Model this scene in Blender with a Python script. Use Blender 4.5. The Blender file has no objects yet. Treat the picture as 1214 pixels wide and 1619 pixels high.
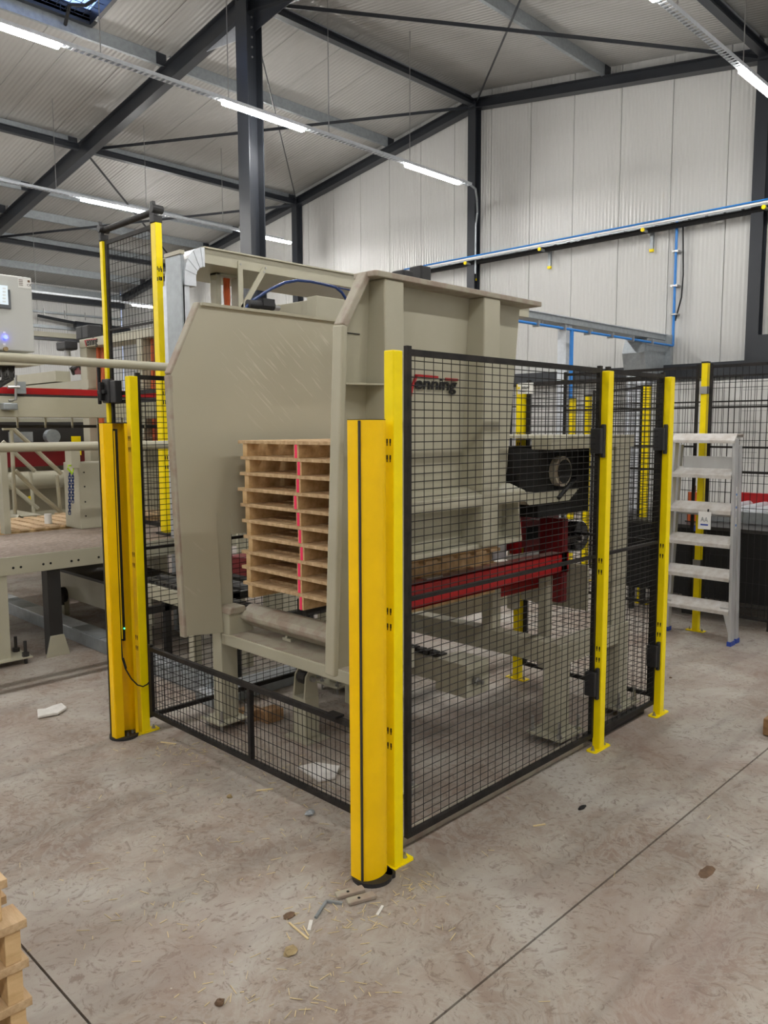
import bpy, math, random
import numpy as np
from mathutils import Vector, Matrix
random.seed(7)
sc = bpy.context.scene
COL = sc.collection
# ---------------------------------------------------------------- camera
FPX = 1250.7
YAW, PITCH, ROLL = 0.77594983, 0.10663372, -0.00366098
CAM = np.array([-2.11523548, -2.02423356, 1.71861602])
_f = np.array([math.cos(YAW)*math.cos(PITCH), math.sin(YAW)*math.cos(PITCH), -math.sin(PITCH)])
_r0 = np.array([math.sin(YAW), -math.cos(YAW), 0.0]); _u0 = np.cross(_r0, _f)
_r = _r0*math.cos(ROLL)+_u0*math.sin(ROLL); _u = -_r0*math.sin(ROLL)+_u0*math.cos(ROLL)
cd = bpy.data.cameras.new('camera'); cam = bpy.data.objects.new('camera', cd); COL.objects.link(cam)
cd.sensor_fit = 'AUTO'; cd.sensor_width = 36.0; cd.lens = FPX/1619*36.0; cd.clip_end = 200; cd.clip_start = .02
cam.matrix_world = Matrix(((_r[0], _u[0], -_f[0], CAM[0]), (_r[1], _u[1], -_f[1], CAM[1]), (_r[2], _u[2], -_f[2], CAM[2]), (0, 0, 0, 1)))
sc.camera = cam
# ---------------------------------------------------------------- world, exposure, lamps' strength
w = bpy.data.worlds.new('world'); sc.world = w; w.use_nodes = True
w.node_tree.nodes['Background'].inputs[0].default_value = (.30, .42, .75, 1)
w.node_tree.nodes['Background'].inputs[1].default_value = 1.0
sc.view_settings.view_transform = 'Standard'; sc.view_settings.look = 'None'
sc.view_settings.gamma = 1; sc.view_settings.use_curve_mapping = False
sc.view_settings.exposure = 1.62
TUBE = 62.0
try:
    sc.cycles.use_denoising = True; sc.cycles.max_bounces = 8; sc.cycles.diffuse_bounces = 5
except Exception: pass

# a measured point of the real place: where the sight line through a photo point meets a known plane
def ray(x, y): return _f + _r*(x-607)/FPX - _u*(y-809.5)/FPX
def on(x, y, ax, v):
    d = ray(x, y); return CAM + d*((v-CAM[ax])/d[ax])
def onX(x, y, v): return on(x, y, 0, v)
def onY(x, y, v): return on(x, y, 1, v)
def onZ(x, y, v=0.0): return on(x, y, 2, v)

# ---------------------------------------------------------------- materials
MATS = {}
def mat(name, col, rough=.5, metal=0.0, var=0.0, vscale=6.0, bump=0.0, bscale=60.0, spec=.5, col2=None, emit=0.0, stretch=(1, 1, 1), alpha=None, thr=None):
    m = bpy.data.materials.new(name); m.use_nodes = True; nt = m.node_tree; N = nt.nodes; L = nt.links
    b = N['Principled BSDF']
    b.inputs['Base Color'].default_value = (*col, 1); b.inputs['Roughness'].default_value = rough
    b.inputs['Metallic'].default_value = metal; b.inputs['Specular IOR Level'].default_value = spec
    tc = mp = None
    if var or bump or col2:
        tc = N.new('ShaderNodeTexCoord'); mp = N.new('ShaderNodeMapping'); mp.inputs['Scale'].default_value = stretch
        L.new(tc.outputs['Object'], mp.inputs['Vector'])
    if var or col2:
        n = N.new('ShaderNodeTexNoise'); n.inputs['Scale'].default_value = vscale; n.inputs['Detail'].default_value = 6
        n.inputs['Roughness'].default_value = .6; L.new(mp.outputs[0], n.inputs['Vector'])
        r = N.new('ShaderNodeValToRGB'); L.new(n.outputs['Fac'], r.inputs[0])
        a, z = thr or (.32, .68)
        r.color_ramp.elements[0].position = a; r.color_ramp.elements[1].position = z
        c2 = col2 or tuple(min(1, c*(1+var)) for c in col); c1 = col if col2 else tuple(c*(1-var) for c in col)
        r.color_ramp.elements[0].color = (*c1, 1); r.color_ramp.elements[1].color = (*c2, 1)
        L.new(r.outputs[0], b.inputs['Base Color'])
    if bump:
        n2 = N.new('ShaderNodeTexNoise'); n2.inputs['Scale'].default_value = bscale; L.new(mp.outputs[0], n2.inputs['Vector'])
        bp = N.new('ShaderNodeBump'); bp.inputs['Strength'].default_value = bump; bp.inputs['Distance'].default_value = .01
        L.new(n2.outputs['Fac'], bp.inputs['Height']); L.new(bp.outputs[0], b.inputs['Normal'])
    if emit:
        b.inputs['Emission Color'].default_value = (*col, 1); b.inputs['Emission Strength'].default_value = emit
    if alpha is not None: b.inputs['Alpha'].default_value = alpha
    MATS[name] = m; return m
YEL = mat('yellow paint', (.95, .745, .0), .36, spec=.3, var=.05, vscale=9)
YEL2 = mat('warm yellow paint', (.95, .59, .0), .38, spec=.3, var=.05, vscale=5, bump=.04, bscale=200)
BLK = mat('black powder coat', (.010, .010, .011), .5, spec=.3)
BLK2 = mat('dusty black frame', (.008, .008, .008), .6, spec=.25, col2=(.028, .024, .022), vscale=14)
RUB = mat('black plastic', (.016, .016, .018), .55, bump=.1)
BEI = mat('grey beige machine paint', (.405, .385, .29), .42, col2=(.44, .42, .325), vscale=3.2, bump=.03, bscale=300)
BEID = mat('dusty beige steel', (.36, .33, .26), .6, col2=(.30, .235, .19), vscale=11, thr=(.45, .62))
ANT = mat('anthracite steel paint', (.019, .022, .028), .38)
GAL = mat('galvanised steel', (.33, .36, .38), .45, metal=.55, var=.12, vscale=14)
GALL = mat('bright galvanised steel', (.58, .61, .65), .38, metal=.5, var=.08, vscale=18)
ALU = mat('brushed aluminium', (.55, .56, .57), .38, metal=.55, var=.08, vscale=8, stretch=(1, 1, .2))
ALUD = mat('dusty aluminium tread', (.60, .59, .57), .5, metal=.25, col2=(.45, .41, .37), vscale=16, bump=.3, bscale=220)
RED = mat('red machine paint', (.38, .004, .008), .35, var=.08, vscale=6)
REDD = mat('dusty red top', (.33, .02, .02), .7, col2=(.27, .17, .14), vscale=9, thr=(.3, .5))
DRED = mat('dark red paint', (.16, .004, .008), .4)
WOOD = mat('pale pine wood', (.52, .33, .15), .65, col2=(.72, .51, .27), vscale=5, stretch=(6, 1, 6), bump=.15, bscale=90)
WOODB = mat('weathered pine wood', (.40, .25, .12), .7, col2=(.68, .50, .30), vscale=5, stretch=(1, 6, 6), bump=.2, bscale=90)
WOODD = mat('dark stained wood', (.20, .11, .05), .7, col2=(.38, .22, .10), vscale=5, stretch=(1, 6, 6))
PINK = mat('pink marking paint', (.95, .03, .14), .5)
WHT = mat('white plastic', (.75, .75, .73), .4)
CABM = mat('light grey cabinet paint', (.50, .51, .49), .4)
SCRB = mat('screen bezel', (.10, .11, .12), .35)
BLU = mat('blue plastic tube', (.02, .20, .60), .4)
NAVY = mat('navy blue hose', (.005, .03, .14), .35)
BLUC = mat('blue foot plastic', (.02, .06, .35), .45)
ORA = mat('orange hose', (.55, .10, .02), .5)
LIME = mat('lime green hook paint', (.45, .70, .02), .4)
STL = mat('bare steel', (.42, .42, .42), .3, metal=.9)
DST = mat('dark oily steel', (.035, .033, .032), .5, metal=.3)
HOLE = mat('dark recess', (.004, .004, .004), .8)
STRAW = mat('straw and chips', (.62, .50, .28), .8)
PAPER = mat('crumpled paper', (.66, .64, .61), .8, var=.1, vscale=20)
MUD = mat('dried mud', (.14, .085, .05), .9, var=.3, vscale=20)
MUD2 = mat('yellow brown chunk', (.33, .25, .13), .9, var=.25, vscale=30)
WIRE = mat('black mesh wire', (.008, .007, .008), .5, spec=.25)
WIREW = mat('hanging cable', (.05, .05, .05), .5)

def emis(name, col, s):
    m = bpy.data.materials.new(name); m.use_nodes = True; b = m.node_tree.nodes['Principled BSDF']
    b.inputs['Base Color'].default_value = (.8, .8, .8, 1); b.inputs['Emission Color'].default_value = (*col, 1)
    b.inputs['Emission Strength'].default_value = s; return m
TUBEM = emis('lit tube diffuser', (1.0, .98, .945), TUBE)
BLUL = emis('lit blue button', (.0, .02, 1.0), 2.5)
GRNL = emis('green status light', (.0, 1.0, .15), 4)
SCR = emis('lit touch screen', (.25, .42, .55), .25)

def node_mat(name):
    m = bpy.data.materials.new(name); m.use_nodes = True; return m, m.node_tree.nodes, m.node_tree.links, m.node_tree.nodes['Principled BSDF']

def ribbed(name, col, axis, rough, period, strength, c2=None):
    m, N, L, b = node_mat(name)
    g = N.new('ShaderNodeNewGeometry'); sp = N.new('ShaderNodeSeparateXYZ'); L.new(g.outputs['Position'], sp.inputs[0])
    mu = N.new('ShaderNodeMath'); mu.operation = 'MULTIPLY'; mu.inputs[1].default_value = 2*math.pi/period; L.new(sp.outputs[axis], mu.inputs[0])
    si = N.new('ShaderNodeMath'); si.operation = 'SINE'; L.new(mu.outputs[0], si.inputs[0])
    bp = N.new('ShaderNodeBump'); bp.inputs['Strength'].default_value = strength; bp.inputs['Distance'].default_value = .004
    L.new(si.outputs[0], bp.inputs['Height']); L.new(bp.outputs[0], b.inputs['Normal'])
    n = N.new('ShaderNodeTexNoise'); n.inputs['Scale'].default_value = .8; n.inputs['Detail'].default_value = 4; L.new(g.outputs['Position'], n.inputs['Vector'])
    r = N.new('ShaderNodeValToRGB'); L.new(n.outputs['Fac'], r.inputs[0])
    r.color_ramp.elements[0].color = (*[c*.95 for c in col], 1); r.color_ramp.elements[1].color = (*[min(1, c*1.05) for c in col], 1)
    L.new(r.outputs[0], b.inputs['Base Color']); b.inputs['Roughness'].default_value = rough
    return m
WALLM = ribbed('white ribbed wall panel', (.53, .53, .515), 1, .35, .075, .7)
WALLX = ribbed('white ribbed side wall panel', (.56, .56, .545), 0, .35, .075, .7)
ROOFM = ribbed('pale ribbed roof panel', (.40, .395, .375), 0, .4, .085, .7)

def floor_mat():
    m, N, L, b = node_mat('dusty concrete')
    g = N.new('ShaderNodeNewGeometry')
    def noise(scale, detail=8, rough=.6, dist=0, vec=None):
        n = N.new('ShaderNodeTexNoise'); n.inputs['Scale'].default_value = scale; n.inputs['Detail'].default_value = detail
        n.inputs['Roughness'].default_value = rough; n.inputs['Distortion'].default_value = dist
        L.new(vec or g.outputs['Position'], n.inputs['Vector']); return n
    def ramp(src, stops):
        r = N.new('ShaderNodeValToRGB'); L.new(src, r.inputs[0]); e = r.color_ramp.elements
        while len(e) < len(stops): e.new(.5)
        for k, (p, c) in enumerate(stops): e[k].position = p; e[k].color = (c[0], c[1], c[2], 1)
        return r
    def mix(a, bb, fac, mode='MIX'):
        x = N.new('ShaderNodeMix'); x.data_type = 'RGBA'; x.blend_type = mode
        if isinstance(fac, float): x.inputs[0].default_value = fac
        else: L.new(fac, x.inputs[0])
        for s, i in ((a, 6), (bb, 7)):
            if isinstance(s, tuple): x.inputs[i].default_value = (*s, 1)
            else: L.new(s, x.inputs[i])
        return x.outputs[2]
    base = ramp(noise(1.3, 9, .62, .6).outputs['Fac'], [(.36, (.23, .168, .135)), (.5, (.33, .278, .235)), (.62, (.42, .39, .35))])
    # swirls of dust pushed about by wheels
    sw = noise(3.4, 10, .72, 2.6); swr = ramp(sw.outputs['Fac'], [(.44, (0, 0, 0)), (.5, (1, 1, 1)), (.56, (0, 0, 0))])
    c = mix(base.outputs[0], (.40, .375, .34), swr.outputs[0]); 
    mm = N.new('ShaderNodeMath'); mm.operation = 'MULTIPLY'; mm.inputs[1].default_value = .5; L.new(swr.outputs[0], mm.inputs[0])
    c = mix(base.outputs[0], (.40, .375, .335), mm.outputs[0])
    fn = noise(11, 10, .75, 3.0); fr = ramp(fn.outputs['Fac'], [(.40, (1, 1, 1)), (.47, (0, 0, 0)), (1, (0, 0, 0))])
    m2 = N.new('ShaderNodeMath'); m2.operation = 'MULTIPLY'; m2.inputs[1].default_value = .62; L.new(fr.outputs[0], m2.inputs[0])
    c = mix(c, (.16, .12, .095), m2.outputs[0])
    # long wheel streaks
    mp = N.new('ShaderNodeMapping'); L.new(g.outputs['Position'], mp.inputs['Vector']); mp.inputs['Rotation'].default_value = (0, 0, .35); mp.inputs['Scale'].default_value = (.35, 3.2, 1)
    st = ramp(noise(2.0, 6, .6, .3, mp.outputs[0]).outputs['Fac'], [(.5, (0, 0, 0)), (.66, (1, 1, 1))])
    m3 = N.new('ShaderNodeMath'); m3.operation = 'MULTIPLY'; m3.inputs[1].default_value = .35; L.new(st.outputs[0], m3.inputs[0])
    c = mix(c, (.19, .165, .15), m3.outputs[0])
    # reddish brown dust patches
    rd = ramp(noise(.8, 5, .6, .8).outputs['Fac'], [(.52, (0, 0, 0)), (.64, (1, 1, 1))])
    m4 = N.new('ShaderNodeMath'); m4.operation = 'MULTIPLY'; m4.inputs[1].default_value = .38; L.new(rd.outputs[0], m4.inputs[0])
    c = mix(c, (.26, .18, .15), m4.outputs[0])
    # specks of dirt and pale chips
    v = N.new('ShaderNodeTexVoronoi'); v.inputs['Scale'].default_value = 9; L.new(g.outputs['Position'], v.inputs['Vector'])
    vr = ramp(v.outputs['Distance'], [(.0, (1, 1, 1)), (.055, (0, 0, 0))]); c = mix(c, (.05, .04, .035), vr.outputs[0])
    v2 = N.new('ShaderNodeTexVoronoi'); v2.inputs['Scale'].default_value = 6.3; L.new(g.outputs['Position'], v2.inputs['Vector'])
    vr2 = ramp(v2.outputs['Distance'], [(.0, (1, 1, 1)), (.03, (0, 0, 0))]); c = mix(c, (.62, .58, .5), vr2.outputs[0])
    L.new(c, b.inputs['Base Color'])
    rr = ramp(noise(2.5, 6, .6, 1.0).outputs['Fac'], [(.35, (.48, .48, .48)), (.65, (.75, .75, .75))]); L.new(rr.outputs[0], b.inputs['Roughness'])
    bp = N.new('ShaderNodeBump'); bp.inputs['Strength'].default_value = .25; bp.inputs['Distance'].default_value = .01
    L.new(fn.outputs['Fac'], bp.inputs['Height']); L.new(bp.outputs[0], b.inputs['Normal'])
    b.inputs['Specular IOR Level'].default_value = .3
    return m
FLOORM = floor_mat()

def scratched():
    m, N, L, b = node_mat('scratched beige plate')
    g = N.new('ShaderNodeNewGeometry')
    m0 = N.new('ShaderNodeMapping'); m0.inputs['Rotation'].default_value = (0, math.radians(-42), 0); L.new(g.outputs['Position'], m0.inputs['Vector'])
    mp = N.new('ShaderNodeMapping'); mp.inputs['Scale'].default_value = (1.1, 1, 13)
    L.new(m0.outputs[0], mp.inputs['Vector'])
    n = N.new('ShaderNodeTexNoise'); n.inputs['Scale'].default_value = 5; n.inputs['Detail'].default_value = 5; L.new(mp.outputs[0], n.inputs['Vector'])
    r = N.new('ShaderNodeValToRGB'); L.new(n.outputs['Fac'], r.inputs[0]); r.color_ramp.elements[0].position = .60; r.color_ramp.elements[1].position = .68
    n2 = N.new('ShaderNodeTexNoise'); n2.inputs['Scale'].default_value = 1.6; L.new(g.outputs['Position'], n2.inputs['Vector'])
    r2 = N.new('ShaderNodeValToRGB'); L.new(n2.outputs['Fac'], r2.inputs[0]); r2.color_ramp.elements[0].position = .5; r2.color_ramp.elements[1].position = .62
    mu = N.new('ShaderNodeMath'); mu.operation = 'MULTIPLY'; L.new(r.outputs[0], mu.inputs[0]); L.new(r2.outputs[0], mu.inputs[1])
    mu2 = N.new('ShaderNodeMath'); mu2.operation = 'MULTIPLY'; mu2.inputs[1].default_value = .6; L.new(mu.outputs[0], mu2.inputs[0])
    n3 = N.new('ShaderNodeTexNoise'); n3.inputs['Scale'].default_value = 2.2; n3.inputs['Detail'].default_value = 5; L.new(g.outputs['Position'], n3.inputs['Vector'])
    r3 = N.new('ShaderNodeValToRGB'); L.new(n3.outputs['Fac'], r3.inputs[0])
    r3.color_ramp.elements[0].color = (.40, .378, .285, 1); r3.color_ramp.elements[1].color = (.455, .43, .33, 1)
    x = N.new('ShaderNodeMix'); x.data_type = 'RGBA'; L.new(mu2.outputs[0], x.inputs[0]); L.new(r3.outputs[0], x.inputs[6]); x.inputs[7].default_value = (.60, .57, .48, 1)
    L.new(x.outputs[2], b.inputs['Base Color']); b.inputs['Roughness'].default_value = .4
    return m
SCRATCH = scratched()

def tread():
    m, N, L, b = node_mat('dusty tread plate')
    g = N.new('ShaderNodeNewGeometry'); b.inputs['Roughness'].default_value = .65
    v = N.new('ShaderNodeTexVoronoi'); v.inputs['Scale'].default_value = 26; mp = N.new('ShaderNodeMapping'); mp.inputs['Rotation'].default_value = (0, 0, .8); mp.inputs['Scale'].default_value = (1, 2.2, 1)
    L.new(g.outputs['Position'], mp.inputs['Vector']); L.new(mp.outputs[0], v.inputs['Vector'])
    bp = N.new('ShaderNodeBump'); bp.inputs['Strength'].default_value = .9; bp.inputs['Distance'].default_value = .01; bp.invert = True
    L.new(v.outputs['Distance'], bp.inputs['Height']); L.new(bp.outputs[0], b.inputs['Normal'])
    r = N.new('ShaderNodeValToRGB'); L.new(v.outputs['Distance'], r.inputs[0])
    r.color_ramp.elements[0].color = (.42, .34, .28, 1); r.color_ramp.elements[1].color = (.22, .165, .13, 1); r.color_ramp.elements[1].position = .6
    L.new(r.outputs[0], b.inputs['Base Color']); return m
TREAD = tread()
def glass_mat():
    m, N, L, b = node_mat('skylight glass'); b.inputs['Transmission Weight'].default_value = 1; b.inputs['Roughness'].default_value = .05
    b.inputs['IOR'].default_value = 1.1; b.inputs['Base Color'].default_value = (.8, .88, 1, 1); return m
GLASS = glass_mat()

# ---------------------------------------------------------------- mesh builder
class MB:
    def __init__(s): s.v = []; s.f = []
    def add(s, vs, fs):
        n = len(s.v); s.v += [tuple(map(float, p)) for p in vs]; s.f += [tuple(i+n for i in f) for f in fs]; return s
    def box(s, x0, x1, y0, y1, z0, z1):
        return s.add([(x0, y0, z0), (x1, y0, z0), (x1, y1, z0), (x0, y1, z0), (x0, y0, z1), (x1, y0, z1), (x1, y1, z1), (x0, y1, z1)],
                     [(0, 3, 2, 1), (4, 5, 6, 7), (0, 1, 5, 4), (1, 2, 6, 5), (2, 3, 7, 6), (3, 0, 4, 7)])
    def frame(s, p, q):
        p = Vector(p); q = Vector(q); d = (q-p).normalized()
        up = Vector((0, 0, 1)) if abs(d.z) < .95 else Vector((1, 0, 0))
        a = d.cross(up).normalized(); b = a.cross(d).normalized(); return p, q, a, b
    def bar(s, p, q, wd, h):
        p, q, a, b = s.frame(p, q); vs = []
        for c in (p, q):
            for sx, sy in ((-1, -1), (1, -1), (1, 1), (-1, 1)): vs.append(c+a*sx*wd/2+b*sy*h/2)
        return s.add(vs, [(0, 1, 2, 3), (7, 6, 5, 4), (0, 4, 5, 1), (1, 5, 6, 2), (2, 6, 7, 3), (3, 7, 4, 0)])
    def tube(s, p, q, r, n=12, r2=None, caps=True):
        p, q, a, b = s.frame(p, q); vs = []; r2 = r if r2 is None else r2
        for c, rr in ((p, r), (q, r2)):
            for k in range(n):
                t = 2*math.pi*k/n; vs.append(c+a*math.cos(t)*rr+b*math.sin(t)*rr)
        fs = [(k, (k+1) % n, n+(k+1) % n, n+k) for k in range(n)]
        if caps: fs += [tuple(range(n-1, -1, -1)), tuple(range(n, 2*n))]
        return s.add(vs, fs)
    def path(s, pts, r, n=8):
        pts = [Vector(p) for p in pts]; rings = []
        up = Vector((.13, .21, .97)).normalized()
        for i, p in enumerate(pts):
            d = (pts[min(i+1, len(pts)-1)]-pts[max(i-1, 0)]).normalized()
            a = d.cross(up)
            if a.length < .05: a = d.cross(Vector((1, 0, 0)))
            a.normalize(); b = a.cross(d)
            rings.append([p+a*math.cos(2*math.pi*k/n)*r+b*math.sin(2*math.pi*k/n)*r for k in range(n)])
        vs = [x for rg in rings for x in rg]; fs = []
        for i in range(len(pts)-1):
            for k in range(n): fs.append((i*n+k, i*n+(k+1) % n, (i+1)*n+(k+1) % n, (i+1)*n+k))
        fs += [tuple(range(n-1, -1, -1)), tuple(range((len(pts)-1)*n, len(pts)*n))]
        return s.add(vs, fs)
    def prism(s, poly, ax, t0, t1):
        """poly: 2D points in the two other axes (in order x<y<z), extruded along axis ax"""
        n = len(poly); vs = []
        for t in (t0, t1):
            for a, b in poly:
                vs.append((t, a, b) if ax == 0 else (a, t, b) if ax == 1 else (a, b, t))
        return s.add(vs, [tuple(range(n)), tuple(range(2*n-1, n-1, -1))]+[(k, n+k, n+(k+1) % n, (k+1) % n) for k in range(n)])
    def map(s, fn): s.v = [tuple(fn(*p)) for p in s.v]; return s
    def blob(s, c, rx, ry, rz, seed=0, n=8, m=5, jag=.25):
        rnd = random.Random(seed); vs = []; c = Vector(c)
        for i in range(m+1):
            ph = math.pi*i/m
            for k in range(n):
                t = 2*math.pi*k/n; j = 1+rnd.uniform(-jag, jag)
                vs.append((c.x+rx*math.sin(ph)*math.cos(t)*j, c.y+ry*math.sin(ph)*math.sin(t)*j, max(.001, c.z+rz*math.cos(ph)*j)))
        fs = [(i*n+k, (i+1)*n+k, (i+1)*n+(k+1) % n, i*n+(k+1) % n) for i in range(m) for k in range(n)]
        return s.add(vs, fs)
    def mesh(s, name, org=(0, 0, 0)):
        me = bpy.data.meshes.new(name); o = Vector(org)
        me.from_pydata([Vector(p)-o for p in s.v], [], s.f); me.validate()
        return me

ORG = {}
def obj(name, mb, m, parent=None, smooth=False, bevel=0.0, kind=None, label=None, org=None):
    if parent is not None: org = ORG.get(parent.name, (0, 0, 0))
    me = mb.mesh(name, org or (0, 0, 0)); me.materials.append(m)
    import bmesh
    bm = bmesh.new(); bm.from_mesh(me); bmesh.ops.recalc_face_normals(bm, faces=bm.faces); bm.to_mesh(me); bm.free()
    if smooth:
        for p in me.polygons: p.use_smooth = True
        try: me.set_sharp_from_angle(angle=math.radians(40))
        except Exception: pass
    o = bpy.data.objects.new(name, me); COL.objects.link(o)
    if parent is not None: o.parent = parent; ORG[o.name] = org
    elif org: o.location = org; ORG[o.name] = org
    if bevel:
        b = o.modifiers.new('bevel', 'BEVEL'); b.width = bevel; b.segments = 2; b.limit_method = 'ANGLE'; b.angle_limit = math.radians(40)
    if kind: o['kind'] = kind
    if label: o['label'] = label
    return o
def tag(o, label, cat, group=None, kind=None):
    o['label'] = label; o['category'] = cat
    if group: o['group'] = group
    if kind: o['kind'] = kind
    return o
def thing(name, label, cat, loc, group=None, rz=0.0, local=False):
    o = bpy.data.objects.new(name, None); COL.objects.link(o); o.location = loc; o.rotation_euler = (0, 0, rz); o.empty_display_size = .1
    ORG[o.name] = (0, 0, 0) if local else tuple(loc)
    return tag(o, label, cat, group)
def struct(name, mb, m, parent=None, **k):
    o = obj(name, mb, m, parent, **k)
    if parent is None: o['kind'] = 'structure'
    return o
def dup(src, parent=None):
    c = src.copy(); COL.objects.link(c); c.parent = parent; ORG[c.name] = ORG.get(src.name, (0, 0, 0))
    for ch in list(src.children): dup(ch, c)
    return c
def text_mesh(body, size, m, name, parent, origin, xdir, ydir, sx=1.0, shear=0.0, depth=.002, space=1.0, off=0.0):
    cu = bpy.data.curves.new(name, 'FONT'); cu.body = body; cu.size = size; cu.extrude = depth; cu.shear = shear; cu.space_character = space; cu.resolution_u = 3; cu.offset = off
    tmp = bpy.data.objects.new('tmp', cu); COL.objects.link(tmp); dg = bpy.context.evaluated_depsgraph_get(); dg.update()
    me = bpy.data.meshes.new_from_object(tmp.evaluated_get(dg)); bpy.data.objects.remove(tmp)
    X = Vector(xdir).normalized(); Y = Vector(ydir).normalized(); Z = X.cross(Y); o0 = Vector(origin)-Vector(ORG.get(parent.name, (0, 0, 0)))
    for v in me.vertices: v.co = o0+X*v.co.x*sx+Y*v.co.y+Z*v.co.z
    me.materials.clear(); me.materials.append(m)
    o = bpy.data.objects.new(name, me); COL.objects.link(o); o.parent = parent; return o

# ================================================================ BUILDING
XW, YR, ZR, SL, YL, YN, XB = 12.0, 8.95, 8.68, .145, 25.0, -7.1, -17.0
def zr(y): return ZR-SL*abs(y-YR)
fl = struct('floor', MB().box(XB, XW, YN, YL, -.12, -.02), HOLE)
J1, J2 = -.632, -1.20
g = .004
for xa, xb in ((XB, J2-g), (J2+g, 4.8-g), (4.8+g, XW)):
    for ya, yb in ((YN, J1-g), (J1+g, 5.4-g), (5.4+g, YL)):
        struct('floor_slab', MB().box(xa, xb, ya, yb, -.1, 0), FLOORM, fl)
# gable wall of one metre panels
wb = struct('wall_back', MB().prism([(YN, 0), (YL, 0), (YL, zr(YL)+.3), (YR, ZR+.3), (YN, zr(YN)+.3)], 0, XW+.06, XW+.12), WALLM)
y = YN
ys = [YN]+[3.6+k for k in range(-10, 22)]+[YL]
for a, b in zip(ys, ys[1:]):
    a2, b2 = a+.006, b-.006
    if b2 <= a2: continue
    pts = [(a2, 0), (b2, 0), (b2, zr(b2)+.2)]
    if a2 < YR < b2: pts.append((YR, ZR+.2))
    pts.append((a2, zr(a2)+.2))
    struct('wall_panel', MB().prism(pts, 0, XW, XW+.055), WALLM, wb)
wl = struct('wall_left', MB().box(XB, XW, YL+.06, YL+.12, 0, zr(YL)+.3), WALLX)
for k in range(29):
    struct('wall_panel', MB().box(XB+k+.006, XB+k+.994, YL, YL+.055, 0, zr(YL)+.2), WALLX, wl)
struct('wall_right', MB().box(XB, XW, YN-.12, YN, 0, zr(YN)+.3), WALLX)
struct('wall_front', MB().prism([(YN, 0), (YL, 0), (YL, zr(YL)+.3), (YR, ZR+.3), (YN, zr(YN)+.3)], 0, XB-.12, XB), WALLM)
# roof
SX0, SX1, SY0, SY1 = 1.95, 4.50, 9.35, 11.33
ce = struct('ceiling', MB().prism([(YR, ZR+.30), (YN-.1, zr(YN-.1)+.30), (YN-.1, zr(YN-.1)+.34), (YR, ZR+.34)], 0, XB, XW), ROOFM)
def roofpiece(xa, xb, ya, yb):
    z0 = .17
    struct('roof_panel', MB().prism([(ya, zr(ya)+z0), (yb, zr(yb)+z0), (yb, zr(yb)+z0+.1), (ya, zr(ya)+z0+.1)], 0, xa+.005, xb-.005), ROOFM, ce)
xs = [XB+k for k in range(0, 19)]+[SX0]+[3, 4]+[SX1]+[5.5+k for k in range(0, 7)]+[XW]
xs = sorted(set(x for x in xs if x <= XW))
for a, b in zip(xs, xs[1:]):
    if b-a < .03: continue
    roofpiece(a, b, YN, YR)
    if a >= SX0-.01 and b <= SX1+.01: roofpiece(a, b, YR, SY0); roofpiece(a, b, SY1, YL)
    else: roofpiece(a, b, YR, YL)
# skylight
sk = struct('window_1', MB().prism([(SY0, zr(SY0)+.33), (SY1, zr(SY1)+.33), (SY1, zr(SY1)+.34), (SY0, zr(SY0)+.34)], 0, SX0, SX1), GLASS)
for nm, (a, b, c, d) in {'sill_near': (SX0-.06, SX1+.06, SY1, SY1+.07), 'sill_far': (SX0-.06, SX1+.06, SY0-.07, SY0), 'sill_side': (SX1, SX1+.07, SY0, SY1), 'sill_end': (SX0-.07, SX0, SY0, SY1)}.items():
    struct('window_frame', MB().prism([(c, zr(c)+.12), (d, zr(d)+.12), (d, zr(d)+.36), (c, zr(c)+.36)], 0, a, b), ANT, sk)
for k in range(1, 17): struct('safety_grid_bar', MB().bar((SX0+k*.15, SY0, zr(SY0)+.20), (SX0+k*.15, SY1, zr(SY1)+.20), .008, .008), ANT, sk)
for k in range(1, 15): struct('safety_grid_bar', MB().bar((SX0, SY0+k*.15, zr(SY0+k*.15)+.2), (SX1, SY0+k*.15, zr(SY0+k*.15)+.2), .008, .008), ANT, sk)
m = MB(); m.path([(4.1, 11.4, zr(11.4)+.02), (4.0, 11.0, zr(11)+.1), (4.12, 10.7, zr(10.7)-.02), (4.3, 10.6, zr(10.6)+.12)], .03, 6)
struct('opener_arm', m, BLK, sk)

def ibeam(p, q, h, wd, tf=.014, tw=.01):
    """I-section between two points, web in the vertical plane"""
    p = Vector(p); q = Vector(q); d = (q-p).normalized()
    up = Vector((0, 0, 1)) if abs(d.z) < .9 else Vector((1, 0, 0))
    a = d.cross(up).normalized(); u = a.cross(d).normalized(); mb = MB()
    for ca, cu, sa, su in ((0, h/2-tf/2, wd, tf), (0, -h/2+tf/2, wd, tf), (0, 0, tw, h-2*tf)):
        vs = []
        for c in (p, q):
            for sx, sy in ((-1, -1), (1, -1), (1, 1), (-1, 1)): vs.append(c+a*(ca+sx*sa/2)+u*(cu+sy*su/2))
        mb.add(vs, [(0, 1, 2, 3), (7, 6, 5, 4), (0, 4, 5, 1), (1, 5, 6, 2), (2, 6, 7, 3), (3, 7, 4, 0)])
    return mb
def cchan(p, q, h, wd):
    mb = MB(); p = Vector(p); q = Vector(q)
    for dy, dz, sy, sz in ((0, 0, .006, h), (wd/2, h/2-.003, wd, .006), (wd/2, -h/2+.003, wd, .006)):
        mb.box(p.x, q.x, p.y+dy-sy/2, p.y+dy+sy/2, p.z+dz-sz/2, p.z+dz+sz/2)
    return mb
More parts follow.
